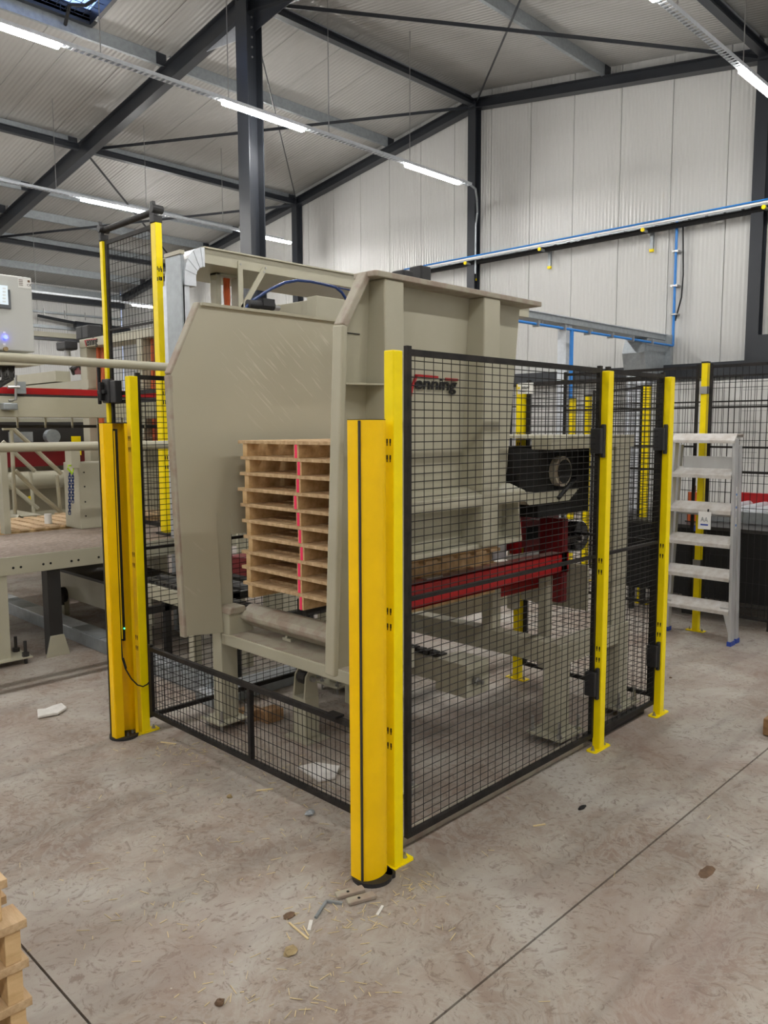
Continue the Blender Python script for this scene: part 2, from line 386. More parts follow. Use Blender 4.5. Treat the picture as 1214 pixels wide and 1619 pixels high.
# rafters of the portal frames and of the gable
for X in (-12, -6, 0, 6):
    for yend in (YL, YN):
        struct('rafter', ibeam((X, YR, ZR-.20), (X, yend, zr(yend)-.20), .34, .17), ANT, ce)
    for sg, yy in ((1, YR+1.25), (-1, YR-1.25)):
        struct('haunch', MB().prism([(YR+sg*.15, ZR-.37), (yy, zr(yy)-.36), (YR+sg*.15, ZR-.68)], 0, X-.006, X+.006), GALL if sg > 0 else ANT, ce)
for yend in (YL, YN):
    struct('gable_rafter', ibeam((XW-.13, YR, ZR-.14), (XW-.13, yend, zr(yend)-.14), .2, .2), ANT, wb)
for yy in (3.0, YR, 14.92, 20.9):
    struct('gable_column', ibeam((XW-.13, yy, 0), (XW-.13, yy, zr(yy)-.1), .2, .2), ANT, wb)
for X in (-6, 0, 6):
    struct('side_column', ibeam((X, YL-.2, 0), (X, YL-.2, zr(YL)-.2), .3, .3), ANT, wl)
# ties and purlins between frames
for yy in (3.0, YR, 14.95, 20.9):
    for xa, xb in ((-17, -12), (-12, -6), (-6, 0), (0, 6), (6, XW)):
        struct('tie_beam', ibeam((xa+.08, yy, zr(yy)-.12), (xb-.08, yy, zr(yy)-.12), .13, .13), ANT, ce)
for yy in (-4.6, -3., 0., 3.1, 5.85, 9.15, 11.45, 15.15, 17.75, 19.3, 21.1, 23.2):
    for xa, xb in ((-17, -12), (-12, -6), (-6, 0), (0, 6), (6, XW)):
        struct('purlin', cchan((xa+.06, yy, zr(yy)+.06), (xb-.06, yy, zr(yy)+.06), .21, .06), GAL, ce)
        if xa > -7:
            struct('purlin_cleat', MB().box(xb-.22, xb-.02, yy-.02, yy-.012, zr(yy)-.05, zr(yy)+.15), ANT, ce)
# flat braces, crossed in each bay
for (y0, y1) in ((3.0, YR), (YR, 14.95), (14.95, 20.9)):
    z0, z1 = zr(y0)-.02, zr(y1)-.02
    for a, b, dz in (((6, y0, z0), (XW, y1, z1), 0), ((6, y1, z1), (XW, y0, z0), -.05)):
        struct('brace_bar', MB().bar((a[0], a[1], a[2]-.10+dz), (b[0]-.1, b[1], b[2]-.10+dz), .012, .06), ANT, ce)
# eave rails on the left wall
struct('trim_1', MB().box(0, XW, YL-.32, YL-.1, 6.72, 6.95), ANT)
struct('trim_2', MB().box(0, XW, YL-.28, YL-.08, 5.95, 6.12), ANT)
struct('trim_3', MB().box(0, XW, YL-.35, YL-.05, 6.14, 6.40), GAL)
# near portal column
c1 = thing('steel_column', 'tall anthracite steel I-column rising behind the pallet magazine', 'column', (6, YR, 0))
obj('shaft', ibeam((6, YR, .03), (6, YR, ZR-.05), .30, .30, .018, .012), ANT, c1)
obj('base_plate', MB().box(5.75, 6.25, YR-.25, YR+.25, 0, .03), ANT, c1)
for z in (7.6, 7.75, 7.9, 8.05, 8.2): obj('bolt', MB().tube((5.94, YR-.17, z), (5.94, YR-.15, z), .016, 6), STL, c1)
# pipes and rails low on the left wall
t = thing('pipe_run', 'dark insulated pipe running along the far left wall', 'pipe', (4, YL-.5, 5))
pr = onY(60, 499, YL-.5); pr2 = onY(150, 517, YL-.5)
obj('thin_pipe', MB().tube((pr[0], YL-.5, pr[2]), (pr2[0], YL-.5, pr2[2]), .05, 8), ANT, t)
obj('thick_pipe', MB().tube((pr2[0]-.7, YL-.5, pr2[2]), (pr2[0]+3, YL-.5, pr2[2]-.1), .14, 10), ANT, t)
for k in range(4): obj('hanger', MB().tube((pr[0]+.2+k*.7, YL-.5, pr[2]), (pr[0]+.2+k*.7, YL-.5, pr[2]+.25), .02, 5), STL, t)
for k, (ya, yb, mm) in enumerate(((490, 493, GAL), (512, 517, GAL), (523, 531, BEI), (532, 536, ANT))):
    p = onY(55, ya, YL-.1); q = onY(55, yb, YL-.1)
    struct('trim_%d' % (4+k), MB().box(0, XW, YL-.12, YL-.02, min(p[2], q[2]), max(p[2], q[2])), mm)

# ================================================================ LIGHTS
def light_row(yy, z, xs_, label):
    t = thing('light_tray', 'perforated galvanised light tray hanging ' + label, 'cable tray', (0, yy, z))
    m = MB()
    xa, xb = XB+.5, 10.6
    for s in (-1, 1): m.box(xa, xb, yy+s*.045-.002, yy+s*.045+.002, z+.05, z+.10)
    x = xa
    while x < xb: m.box(x, x+.035, yy-.045, yy+.045, z+.048, z+.052); x += .08
    obj('tray', m, GALL, t, kind='stuff')
    for k in range(-8, 6):
        X = 1.05+k*1.95
        if XB+1 < X < xb: obj('hanging_wire', MB().tube((X, yy, z+.1), (X, yy, zr(yy)+.17), .007, 5), STL, t)
    return t
light_row(8.05, 6.38, [], 'from the roof beside the tall column')
light_row(2.2, 6.25, [], 'over the right side of the hall')
light_row(13.95, 6.30, [], 'over the left side of the hall')
light_row(19.9, 5.30, [], 'low near the far left wall')
tubes = []
rows = ((8.05, 6.38, .95), (2.2, 6.25, .98), (13.95, 6.30, 1.55), (19.9, 5.30, 1.9), (-3.7, 6.2, .98))
lab = {(0, 0): 'bright tube lamp at the top left corner, under the skylight', (0, 1): 'bright tube lamp just left of the tall steel column', (0, 2): 'bright tube lamp nearest the gable wall, left of the ridge column',
       (1, 1): 'bright tube lamp cut off by the top edge at right', (1, 2): 'bright tube lamp before the gable wall at upper right',
       (2, 1): 'bright tube lamp above the tall mesh gate at left', (2, 2): 'small far tube lamp left behind the tall column', (3, 1): 'distant tube lamp seen through the tall mesh gate', (3,2): 'distant tube lamp low on the far row'}
for ri, (yy, z, x0) in enumerate(rows):
    for k in range(-4, 3):
        X = x0+k*3.9
        if X+1.5 > XW or X < XB or (ri == 3 and k == 1): continue
        tb = MB().prism([(yy-.032, z), (yy+.032, z), (yy+.032, z+.045), (yy-.032, z+.045)], 0, X, X+1.5)
        l = lab.get((ri, k))
        if l is None:
            o = thing('tube_lamp', 'bright tube lamp in the part of the hall behind the viewer', 'lamp', (X, yy, z), 'tube lamps behind the viewer')
        else: o = thing('tube_lamp', l, 'lamp', (X, yy, z))
        obj('diffuser', tb, TUBEM, o)
        obj('housing', MB().box(X-.02, X+1.52, yy-.035, yy+.035, z+.046, z+.066), GALL, o)

# ================================================================ FENCES
WR = .0019
def vaxis(A, B):
    A = Vector((A[0], A[1], 0)); B = Vector((B[0], B[1], 0)); return A, B, (B-A).normalized(), (B-A).length
def mesh_panel(name, label, A, B, z0, z1, dv=.055, dh=.031, mid=None, group=None, parent=None, fw=.024, vm=None, tabs=True, wr=WR):
    A, B, d, Ln = vaxis(A, B)
    t = parent or thing(name, label, 'fence panel', (A.x, A.y, z0), group)
    def P(s, z): return (A.x+d.x*s, A.y+d.y*s, z)
    for s in (fw/2, Ln-fw/2): obj('frame_upright', MB().bar(P(s, z0), P(s, z1+.012), fw, .02) if abs(d.x) < .5 else MB().bar(P(s, z0), P(s, z1+.012), .02, fw), BLK2, t)
    for z in (z0+fw/2, z1-fw/2): obj('frame_rail', MB().bar(P(fw, z), P(Ln-fw, z), .02, fw), BLK2, t)
    if mid:
        for z in mid: obj('frame_rail', MB().bar(P(fw, z), P(Ln-fw, z), .02, .016), BLK2, t)
    if vm: obj('frame_upright', MB().bar(P(vm, z0+fw), P(vm, z1-fw), .02, .025), BLK2, t)
    n = Vector((-d.y, d.x, 0))*.004
    m = MB(); s = fw+dv*.6
    while s < Ln-fw: m.tube(Vector(P(s, z0+fw))+n, Vector(P(s, z1-fw))+n, wr, 4, caps=False); s += dv
    obj('vertical_wires', m, WIRE, t, kind='stuff')
    m = MB(); z = z1-fw-dh*.6
    while z > z0+fw: m.tube(Vector(P(fw, z))-n, Vector(P(Ln-fw, z))-n, wr, 4, caps=False); z -= dh
    obj('horizontal_wires', m, WIRE, t, kind='stuff')
    return t
def post(label, x, y, h=2.0, z0=0.0, w1=.05, w2=.05, slots=(1.66, 1.02, .55), plate=True, cap=False, group=None, platedir=0):
    t = thing('fence_post', label, 'fence post', (x, y, z0), group)
    obj('upright', MB().box(x, x+w1, y, y+w2, z0+.005, z0+h), YEL, t, bevel=.004)
    if plate:
        pp = [(x-.055, y+.002), (x-.045, y-.008), (x+w1+.05, y-.008), (x+w1+.06, y+.004), (x+w1+.06, y+w2-.004), (x+w1+.05, y+w2+.008), (x-.045, y+w2+.008), (x-.055, y+w2-.002)] if platedir == 0 else \
             [(x-.008, y-.05), (x+w1+.008, y-.05), (x+w1+.008, y+w2+.05), (x-.008, y+w2+.05)]
        obj('base_plate', MB().prism(pp, 2, z0, z0+.006), YEL, t)
        for s in (-1, 1):
            bx, by = (x+w1/2+s*.055+(.003 if s > 0 else 0), y+w2/2) if platedir == 0 else (x+w1/2, y+w2/2+s*.052)
            mb = MB().tube((bx, by, z0+.006), (bx, by, z0+.009), .012, 12).tube((bx, by, z0+.009), (bx, by, z0+.02), .008, 6).tube((bx, by, z0+.02), (bx, by, z0+.03), .004, 8)
            obj('anchor_bolt', mb, STL, t)
    m = MB()
    for z in slots:
        for dz in (0, -.06):
            for k in (.35, .68):
                yy = y+w2*k; m.box(x-.001, x+.001, yy-.0035, yy+.0035, z0+z+dz, z0+z+dz+.016).box(x-.001, x+.001, yy-.002, yy+.002, z0+z+dz-.01, z0+z+dz)
                xx = x+w1*k; m.box(xx-.003, xx+.003, y-.001, y+.001, z0+z+dz, z0+z+dz+.016) if slots is not None and group == 'x' else None
    if slots: obj('keyhole_slots', m, HOLE, t, kind='stuff')
    if cap: obj('cap', MB().box(x-.002, x+w1+.002, y-.002, y+w2+.002, z0+h, z0+h+.012), RUB, t)
    return t
post('yellow square fence post at the near corner, right of the rounded guard', 0, 0)
post('yellow square fence post between the two long mesh panels on the right', 1.58, 0, w2=.045)
post('yellow square fence post at the right end of the near mesh fence, beside the ladder', 2.29, 0, w2=.045)
post('yellow square fence post right of the open rounded guard at left', .005, 1.975)
post('yellow fence post with the white sign, behind the long mesh panel', 2.27, 1.0, platedir=1)
post('yellow fence post behind the left side panel, hidden by the magazine', 1.58, 2.05)
mesh_panel('mesh_fence_panel', 'large black wire mesh panel right of the near corner post', (.118, .05), (1.585, .05), .062, 2.014, mid=(1.045,))
mesh_panel('mesh_fence_panel', 'narrow black wire mesh panel next to the rightmost near post', (1.645, .05), (2.30, .05), .062, 2.014, mid=(1.045,))
mesh_panel('mesh_fence_panel', 'black wire mesh panel left of the pallet magazine', (.07, 2.03), (1.56, 2.03), .062, 2.01, mid=(1.045,))
mesh_panel('mesh_fence_panel', 'black wire mesh panel closing the rear of the fenced cell', (2.31, .07), (2.31, .99), .10, 2.01, mid=(1.045,))
mesh_panel('low_mesh_barrier', 'low black wire mesh barrier across the magazine opening', (.05, .10), (.05, 1.945), .11, .505, dv=.031, dh=.05, vm=.90)
obj('latch', MB().box(.02, .07, .36, .43, .505, .515), BLK, bpy.data.objects['low_mesh_barrier'])
# clamps on the panels' edges
for nm, lab_, pts in (('panel_clamp', 'black clamp joining the large mesh panel to its right post', [(1.565, 1.64), (1.565, .36)]), ('panel_clamp', 'black clamp joining the narrow mesh panel to its right post', [(2.275, 1.64), (2.275, .36)])):
    for k, (x, z) in enumerate(pts):
        o = obj(nm, MB().box(x-.03, x+.022, .015, .075, z-.06, z+.07).box(x-.005, x+.028, .01, .03, z-.08, z+.09), RUB, org=(x, .05, z), bevel=.004)
        tag(o, lab_.replace('clamp', ('upper ' if k == 0 else 'lower ')+'clamp'), 'clamp')
# floor strips under the near fence
for (xa, xb) in ((.10, 1.57), (1.66, 2.27)):
    o = obj('floor_kick_strip', MB().box(xa, xb, .09, .15, 0, .03).box(xa, xb, .09, .094, .03, .045), BEID if xa < 1 else DST, org=(xa, .1, 0))
    tag(o, 'dull metal strip on the floor under the %s mesh panel' % ('large' if xa < 1 else 'narrow right'), 'floor strip')

# ---- rounded light curtain guards
def guard(label, cx, cy, sgn, h, back, fl=.02):
    """C-profile column, open towards sgn*Y, back bulging away"""
    t = thing('guard_column', label, 'guard column', (cx, cy, 0))
    R = .069
    def outline(r, straight):
        pts = [(cx-r, cy+sgn*straight)]
        for k in range(0, 13):
            a = math.pi*k/12
            pts.append((cx-r*math.cos(a), cy-sgn*r*math.sin(a)*.62))
        pts.append((cx+r, cy+sgn*straight)); return pts
    o1 = outline(R, back); o2 = outline(R-.005, back)
    m = MB(); n = len(o1); vs = []
    for z in (.016, h):
        vs += [(p[0], p[1], z) for p in o1]+[(p[0], p[1], z) for p in o2]
    fs = []
    for k in range(n-1):
        fs += [(k, k+1, 2*n+k+1, 2*n+k), (n+k, 3*n+k, 3*n+k+1, n+k+1), (k, n+k, n+k+1, k+1), (2*n+k, 2*n+k+1, 3*n+k+1, 3*n+k)]
    fs += [(0, 2*n, 3*n, n), (n-1, 2*n-1, 4*n-1, 3*n-1)]
    m.add(vs, fs); obj('shell', m, YEL2, t, smooth=True)
    for s in (-1, 1):
        xx = cx+s*(R-.004); f_ = fl if s < 0 else .015
        obj('edge_flange', MB().box(min(xx, xx-s*f_), max(xx, xx-s*f_), cy+sgn*back-.004, cy+sgn*back+.004, .016, h), YEL2, t)
        gx = cx-R*.985
        if s < 0: obj('groove', MB().box(gx-.003, gx+.003, cy-sgn*.016-.004, cy-sgn*.016+.004, .02, h-.002), DST, t)
    pl = [(cx+(R+.010)*math.cos(a), cy-sgn*.0+(.078)*math.sin(a)*(1 if True else 1)) for a in [2*math.pi*k/32 for k in range(32)]]
    obj('base_disc', MB().prism(pl, 2, 0, .016), RUB, t)
    for a in (.2, .5, .8, 1.5):
        bx, by = cx+(R-.022)*math.cos(a*math.pi), cy+sgn*.045*abs(math.sin(a*math.pi))
        obj('anchor_bolt', MB().tube((bx, by, .016), (bx, by, .028), .008, 6).tube((bx, by, .026), (bx, by, .036), .004, 6), STL, t)
    # light curtain strip inside
    yi = cy+sgn*.012
    obj('light_curtain', MB().box(cx-.020, cx-.004, yi-.012, yi+.012, .55, h-.03), BLK, t)
    obj('light_curtain_window', MB().box(cx-.003, cx+.006, yi-.008, yi+.008, .56, h-.04), YEL2, t)
    obj('light_curtain_rail', MB().box(cx+.007, cx+.019, yi-.012, yi+.012, .55, h-.03), BLK, t)
    obj('status_light', MB().tube((cx+.013, yi+sgn*.012, .62), (cx+.013, yi+sgn*.016, .62), .004, 8), GRNL, t)
    obj('top_cap', MB().prism(o1, 2, h, h+.003), RUB, t)
    return t
gB = guard('rounded yellow guard column in the foreground centre, closed side to the viewer', -.098, .026, 1, 1.745, .045)
gA = guard('rounded yellow guard column at left, open with black light curtain inside', -.083, 2.02, -1, 1.745, .040, .046)
m = MB(); m.path([(-.09, 2.0, .56), (-.095, 1.98, .46), (-.085, 1.97, .40), (-.06, 1.955, .34), (-.03, 1.945, .30), (.0, 1.94, .285), (.03, 1.945, .29), (.055, 1.95, .31), (.07, 1.97, .33)], .004, 6)
m.tube((-.093, 1.98, .46), (-.083, 1.968, .40), .007, 8)
obj('sensor_cable', m, BLK, gA, smooth=True)
o = obj('foot_pad', MB().prism([(-.045+.022*math.cos(a), -.012+.03*math.sin(a)) for a in [2*math.pi*k/16 for k in range(16)]], 2, 0, .016), RUB, org=(-.045, -.012, 0)); tag(o, 'small black foot pad between guard and near corner post', 'foot')

# ---- tall gate at left on the platform
TX = 1.40
def tp(px, py): return onX(px, py, TX)
zt = tp(247, 346)[2]
yR0, yR1 = 4.07, 4.15; yL0, yL1 = 5.02, 5.07
PZ = .80
for lab_, a, b, sl in (('tall yellow post at the right side of the raised mesh gate', yR0, yR1, True), ('tall slim yellow post at the left side of the raised mesh gate', yL0, yL1, False)):
    t = thing('gate_post', lab_, 'fence post', (TX, a, PZ))
    obj('upright', MB().box(TX, TX+.06, a, b, PZ+.02, zt-.02), YEL, t, bevel=.004)
    obj('base_plate', MB().box(TX-.03, TX+.09, a-.08, b+.03, PZ+.004, PZ+.02), RUB, t)
    obj('top_bracket', MB().box(TX-.01, TX+.07, a+.005, b-.005, zt-.02, zt+.04).prism([(a, zt+.03), (b+.02, zt+.03), (b, zt+.16), (a+.04, zt+.16)], 0, TX, TX+.03).tube((TX-.02, a+.02, zt+.09), (TX+.08, a+.02, zt+.09), .035, 12), RUB, t, bevel=.005)
    if sl:
        m = MB()
        for z in (3.02, 2.95, 2.0, 1.92, 1.45, 1.37):
            for k in (.35, .7): m.box(TX+.06*k-.005, TX+.06*k+.005, a-.001, a+.001, z, z+.03)
        for px, py in ((252, 424), (257, 424), (252, 441), (257, 441)):
            q = onX(px-3, py, TX); m.box(TX-.001, TX+.001, q[1]-.006, q[1]+.006, q[2]-.015, q[2]+.015)
        obj('keyhole_slots', m, HOLE, t, kind='stuff')
mesh_panel('gate_mesh_panel', 'upper black mesh panel of the tall gate at left', (TX+.03, yR1+.01), (TX+.03, yL0-.01), 2.02, zt-.02, dv=.055, dh=.07, mid=(2.62,), wr=.0022, fw=.035)
mesh_panel('gate_mesh_panel', 'lower black mesh panel of the tall gate at left', (TX+.03, yR1+.01), (TX+.03, yL0-.01), .86, 1.98, dv=.055, dh=.055, wr=.0022, fw=.035)
o = obj('gate_top_roller', MB().tube((TX+.03, yR1-.02, zt+.08), (TX+.03, yL0+.02, zt+.08), .028, 14), BLK2, smooth=True, org=(TX, 4.6, zt)); tag(o, 'dark round bar across the top of the tall gate', 'bar')
t = thing('gate_lock', 'black safety lock mounted low on the tall gate left post', 'lock', (TX, 5.0, 1.9))
q = tp(177, 620)
obj('body', MB().box(TX-.06, TX, q[1]-.05, q[1]+.09, q[2]-.10, q[2]+.12), RUB, t, bevel=.015)
obj('handle', MB().box(TX-.10, TX-.05, q[1]+.03, q[1]+.06, q[2]-.08, q[2]+.09).box(TX-.09, TX-.04, q[1]-.02, q[1]+.12, q[2]-.02, q[2]+.02), BLK, t, bevel=.01)
obj('striker', MB().box(TX-.05, TX+.02, q[1]-.16, q[1]-.06, q[2]-.1, q[2]+.10), RUB, t, bevel=.008)
obj('rear_lever', MB().box(TX-.08, TX-.05, q[1]+.10, q[1]+.13, q[2]-.11, q[2]+.26), BLK, t, bevel=.008)

# ---- rear fences at right
BX = 4.37
post('yellow fence post with steel bracket standing behind the ladder', BX, .655, h=2.23, slots=(), cap=True, platedir=1)
for z, y0 in ((1.93, 0), (.62, 0)):
    pass
bp = bpy.data.objects[[o.name for o in bpy.data.objects if o.get('label', '').startswith('yellow fence post with steel bracket')][0]]
for z in (1.98, .55): obj('steel_bracket', MB().box(BX-.012, BX+.06, .648, .712, z, z+.06), STL, bp)
for a, b, l in ((.70+.03, 2.0, 'black mesh panel behind the ladder, left of its post'), (.64, -.85, 'black mesh panel at the right edge behind the ladder')):
    mesh_panel('rear_mesh_panel', l, (BX+.02, a), (BX+.02, b), .17, 2.21, dv=.05, dh=.2, mid=(1.87, 1.55, 1.35), wr=.0022)
for (x, y_, h, l) in ((5.04, 1.48, 2.1, 'far yellow post seen through the narrow right mesh panel'), (5.70, 2.49, 2.05, 'far yellow post right of the pulley, behind the large panel'),
                      (6.3, 3.05, 2.05, 'far yellow post standing beyond the press, left of its neighbour'), (6.0, 3.5, 2.05, 'far yellow post beyond the press, nearest the blue pipe')):
    post(l, x, y_, h=h, slots=(), cap=True, w1=.06, w2=.06, platedir=1)
mesh_panel('rear_mesh_panel', 'far black mesh panel beyond the cell, in line with the far posts', (5.05, 1.55), (5.72, 2.45), .15, 2.1, dv=.05, dh=.1, mid=(1.87,))
mesh_panel('rear_mesh_panel', 'farthest black mesh panel in front of the gable wall', (7.2, -1.2), (7.2, 4.6), .15, 2.3, dv=.06, dh=.2, mid=(2.0, 1.2), wr=.003)

# ================================================================ PALLET MAGAZINE
YC = 1.08
def ftilt(z): return (z-.6)*.055
mg = thing('pallet_magazine', 'large grey-beige steel pallet magazine with two flared side plates', 'machine', (.1, YC, 0))
fp = [(.12, .60), (.12, 2.0), (.325, 2.395), (1.40, 2.395), (1.40, 1.12), (.445, 1.12), (.445, 1.245), (.352, 1.245), (.352, .575)]
m = MB(); m.prism(fp, 1, 1.665, 1.677).map(lambda x, y, z: (x, y+ftilt(z), z)); obj('far_side_plate', m, SCRATCH, mg, bevel=.002)
m = MB(); m.bar((.12, 1.69, .59), (.12, 1.69+ftilt(2.0), 2.0), .05, .03)
obj('far_plate_rim', m, BEID, mg, bevel=.008)
m = MB(); m.bar((.12, 1.69+ftilt(2.0), 2.0), (.325, 1.69+ftilt(2.395), 2.395), .05, .03); obj('far_plate_rim', m, BEID, mg, bevel=.008)
obj('far_plate_rim', MB().box(.325, 1.40, 1.74, 1.80, 2.38, 2.396), BEI, mg)
obj('far_inner_strip', MB().box(.352, .445, 1.70, 1.712, .70, 1.25), BEI, mg)
for x in (.5, 1.05): obj('far_plate_rib', MB().box(x, x+.11, 1.78, 1.9, 1.12, 2.36), BEI, mg)
# near side plate
def ntilt(z): return -(z-.6)*.05
npz = [(.085, .67), (.085, 2.13), (.21, 2.345), (1.352, 2.345), (1.30, 1.14), (.36, 1.14), (.34, .67)]
m = MB(); m.prism(npz, 1, .478, .490).map(lambda x, y, z: (x, y+ntilt(z), z)); obj('near_side_plate', m, BEI, mg, bevel=.002)
m = MB(); m.bar((.095, .466+0, .655), (.085, .455+ntilt(2.13), 2.13), .062, .03); obj('near_plate_rim', m, BEI, mg, bevel=.008)
m = MB(); m.bar((.085, .455+ntilt(2.13), 2.125), (.215, .455+ntilt(2.345), 2.345), .062, .03); obj('near_plate_rim', m, BEID, mg, bevel=.006)
m = MB(); m.prism([(.20, .30), (.215, .29), (1.40, .29), (1.40, .42), (.20, .42)], 2, 2.328, 2.352); obj('near_top_flange', m, BEID, mg, bevel=.004)
for x0, x1, zb in ((.265, .38, .67), (.935, 1.062, 1.135)):
    obj('near_rib', MB().prism([(x0, .30), (x1, .30), (x1+.01, .46), (x0-.002, .46)], 2, zb, 2.328), BEI, mg, bevel=.008)
obj('gusset_shelf', MB().prism([(.10, .43), (.10, .365), (.262, .302), (.262, .43)], 2, 1.893, 1.900), BEI, mg)
obj('gusset_web', MB().prism([(.10, 1.77), (.10, 1.893), (.262, 1.893), (.262, 1.78), (.22, 1.74), (.16, 1.74)], 1, .425, .431), BEI, mg)
obj('inspection_seam', MB().box(.125, .215, .3985, .404, 2.103, 2.107), HOLE, mg)
obj('horizontal_rail', MB().prism([(.303, 1.335), (.303, 1.392), (.40, 1.425), (.46, 1.425), (.46, 1.335)], 0, .38, 1.30), BEI, mg, bevel=.004)
obj('rail_web', MB().prism([(.40, 1.14), (.43, 1.14), (.43, 1.335), (.455, 1.335), (.455, 1.14)], 0, .38, 1.28), BEI, mg)
obj('bottom_flange', MB().box(.37, 1.30, .32, .46, 1.128, 1.150), BEI, mg, bevel=.003)
obj('end_gusset', MB().prism([(.31, 1.15), (.44, 1.15), (.44, 1.335), (.33, 1.335)], 0, 1.27, 1.28), BEI, mg)
# logo
lgo = Vector((0, .404, 0))
def lp(px, py): return onY(px, py, .405)
ttx = text_mesh('enning', .080, BLK, 'logo_letters', mg, (lp(655, 617)[0], .4045, 1.892), (1, 0, 0), (0, 0, 1), sx=1.0, shear=.12, space=.98, off=.0012)
xs_ = [v.co.x for v in ttx.data.vertices]; wv = max(xs_)-min(xs_); k_ = (lp(722, 617)[0]-lp(656, 617)[0])/wv; x00 = min(xs_)
for v in ttx.data.vertices: v.co.x = x00+(v.co.x-x00)*k_
def polyY(pts, name, mm):
    q = [(lp(*p)[0], lp(*p)[2]) for p in pts]; return obj(name, MB().prism(q, 1, .401, .407), mm, mg)
polyY([(648.5, 616), (656, 593.5), (660, 593.5), (652.5, 613), (650, 627)], 'logo_red_stroke', RED)
polyY([(656, 591.5), (692, 594.7), (692, 598), (655, 595)], 'logo_red_bar', RED)
polyY([(704, 597.4), (723, 599), (723, 602.5), (704, 601.2)], 'logo_red_bar', RED)
# front beam, legs and lip
obj('front_beam', MB().box(.36, .50, .49, 1.70, .503, .567), BEI, mg, bevel=.006)
obj('front_beam_deck', MB().box(.365, .62, .49, 1.69, .560, .570), BEID, mg)
obj('leg', MB().box(.36, .47, 1.70, 1.79, .055, .60), BEI, mg, bevel=.005)
obj('leg', MB().box(.36, .47, .40, .49, .055, .66), BEI, mg, bevel=.005)
obj('leg', MB().box(1.25, 1.35, 1.70, 1.79, .055, 1.12), BEI, mg, bevel=.005)
for (x, y_) in ((.415, 1.745), (.415, .445), (1.30, 1.745)):
    obj('foot_plate', MB().box(x-.11, x+.11, y_-.10, y_+.10, .045, .055), BEI, mg)
    for sx in (-1, 1):
        for sy in (-1, 1):
            obj('levelling_bolt', MB().tube((x+sx*.085, y_+sy*.075, 0), (x+sx*.085, y_+sy*.075, .12), .008, 8).tube((x+sx*.085, y_+sy*.075, .055), (x+sx*.085, y_+sy*.075, .07), .015, 6), STL, mg)
obj('lip_block', MB().prism([(.36, .567), (.36, .70), (.372, .715), (.47, .715), (.50, .66), (.53, .567)], 1, 1.615, 1.70), BEI, mg, bevel=.004)
obj('lip_block', MB().prism([(.352, .685), (.36, .715), (.37, .725), (.46, .725), (.47, .69), (.46, .685)], 1, 1.60, 1.712), BEID, mg, bevel=.006)
obj('lip_beam', MB().prism([(.435, .650), (.435, .672), (.45, .695), (.505, .722), (.535, .722), (.545, .70), (.545, .60), (.50, .60)], 1, .49, 1.625), BEID, mg, bevel=.008)
for y_ in (1.30, .78): obj('lip_bracket', MB().box(.50, .58, y_-.05, y_+.02, .570, .585).prism([(.50, .585), (.56, .585), (.56, .63), (.52, .65)], 1, y_-.02, y_), BEI, mg)
# hinge stand
t = thing('cylinder_stand', 'short grey-beige stand with bolted lugs under the front beam', 'machine stand', (.6, 1.28, 0))
obj('pedestal', MB().box(.57, .67, 1.22, 1.33, .012, .24), BEI, t, bevel=.004)
obj('base_plate', MB().box(.54, .70, 1.17, 1.37, 0, .012), BEI, t)
for y_ in (1.225, 1.315): obj('lug', MB().prism([(.572, .24), (.672, .24), (.655, .36), (.635, .385), (.605, .385), (.585, .36)], 1, y_, y_+.012), BEI, t)
obj('pivot_pin', MB().tube((.62, 1.20, .345), (.62, 1.345, .345), .015, 12), STL, t)
obj('cylinder_eye', MB().tube((.62, 1.245, .345), (.62, 1.305, .345), .04, 14).box(.60, .64, 1.25, 1.30, .34, .50), DST, t)

# ================================================================ PALLETS
def make_pallet(label, deck, strg, L=1.04, half=.44, board_t=.018, st_h=.0684, over=.06, mark=True):
    t = thing('pallet', label, 'pallet', (0, 0, 0), local=True)
    for k, y_ in enumerate((half, 0, -half)):
        obj('stringer', MB().box(0.0, L, y_-.019, y_+.019, 0, st_h), strg, t, bevel=.002)
    for k in range(8):
        x = -.004+k*(L-.09+.008)/7; j = random.uniform(-.006, .006)
        obj('deck_board', MB().box(x, x+.09, -half-over+j, half+over+j, st_h, st_h+board_t), deck, t, bevel=.0015)
    if mark: obj('paint_mark', MB().box(-.0015, 0, -.008, .010, .0, st_h+board_t), PINK, t, label='bright pink paint stripe')
    return t
ords = ['at the very bottom', 'second from the bottom', 'third from the bottom', 'fourth from the bottom', 'fifth from the bottom', 'fifth from the top', 'fourth from the top', 'third from the top', 'second from the top', 'at the very top']
p0 = make_pallet('pale pine pallet %s of the stack in the magazine' % ords[0], WOODB, WOOD)
offs = [-.012, .004, -.002, -.022, -.006, .010, .018, .0, -.002, .022]
for k in range(10):
    o = p0 if k == 0 else dup(p0)
    o['label'] = 'pale pine pallet %s of the stack in the magazine' % ords[k]; o['group'] = 'pallets stacked in the magazine'
    o.location = (.44+random.uniform(-.006, .008), YC+.01+offs[k]*1.1, .786+k*.0865)
# stack at lower left, close to the viewer
pc = Vector(CAM)+Vector(ray(42, 1450))*1.95
p1 = make_pallet('x', WOODB, WOOD, mark=False, st_h=.082, board_t=.022, over=.035)
nl = ['topmost pallet', 'second pallet from the top', 'third pallet from the top', 'fourth pallet from the top', 'fifth pallet from the top', 'lowest pallet']
zs0 = pc.z
lv = int(zs0/.102)+1
for k in range(6):
    o = p1 if k == 0 else dup(p1)
    o['label'] = '%s of the wooden stack cut off at the lower left' % nl[k]; o['group'] = 'pallets at the lower left'
    zt_ = (5-k)*.104
    o.rotation_euler = (0, 0, math.pi/2)
    dx = (-.03, 0, .0, .003, .01, .0)[k]
    o.location = (pc.x-.475+dx, pc.y+(.03 if k == 0 else 0), zt_)

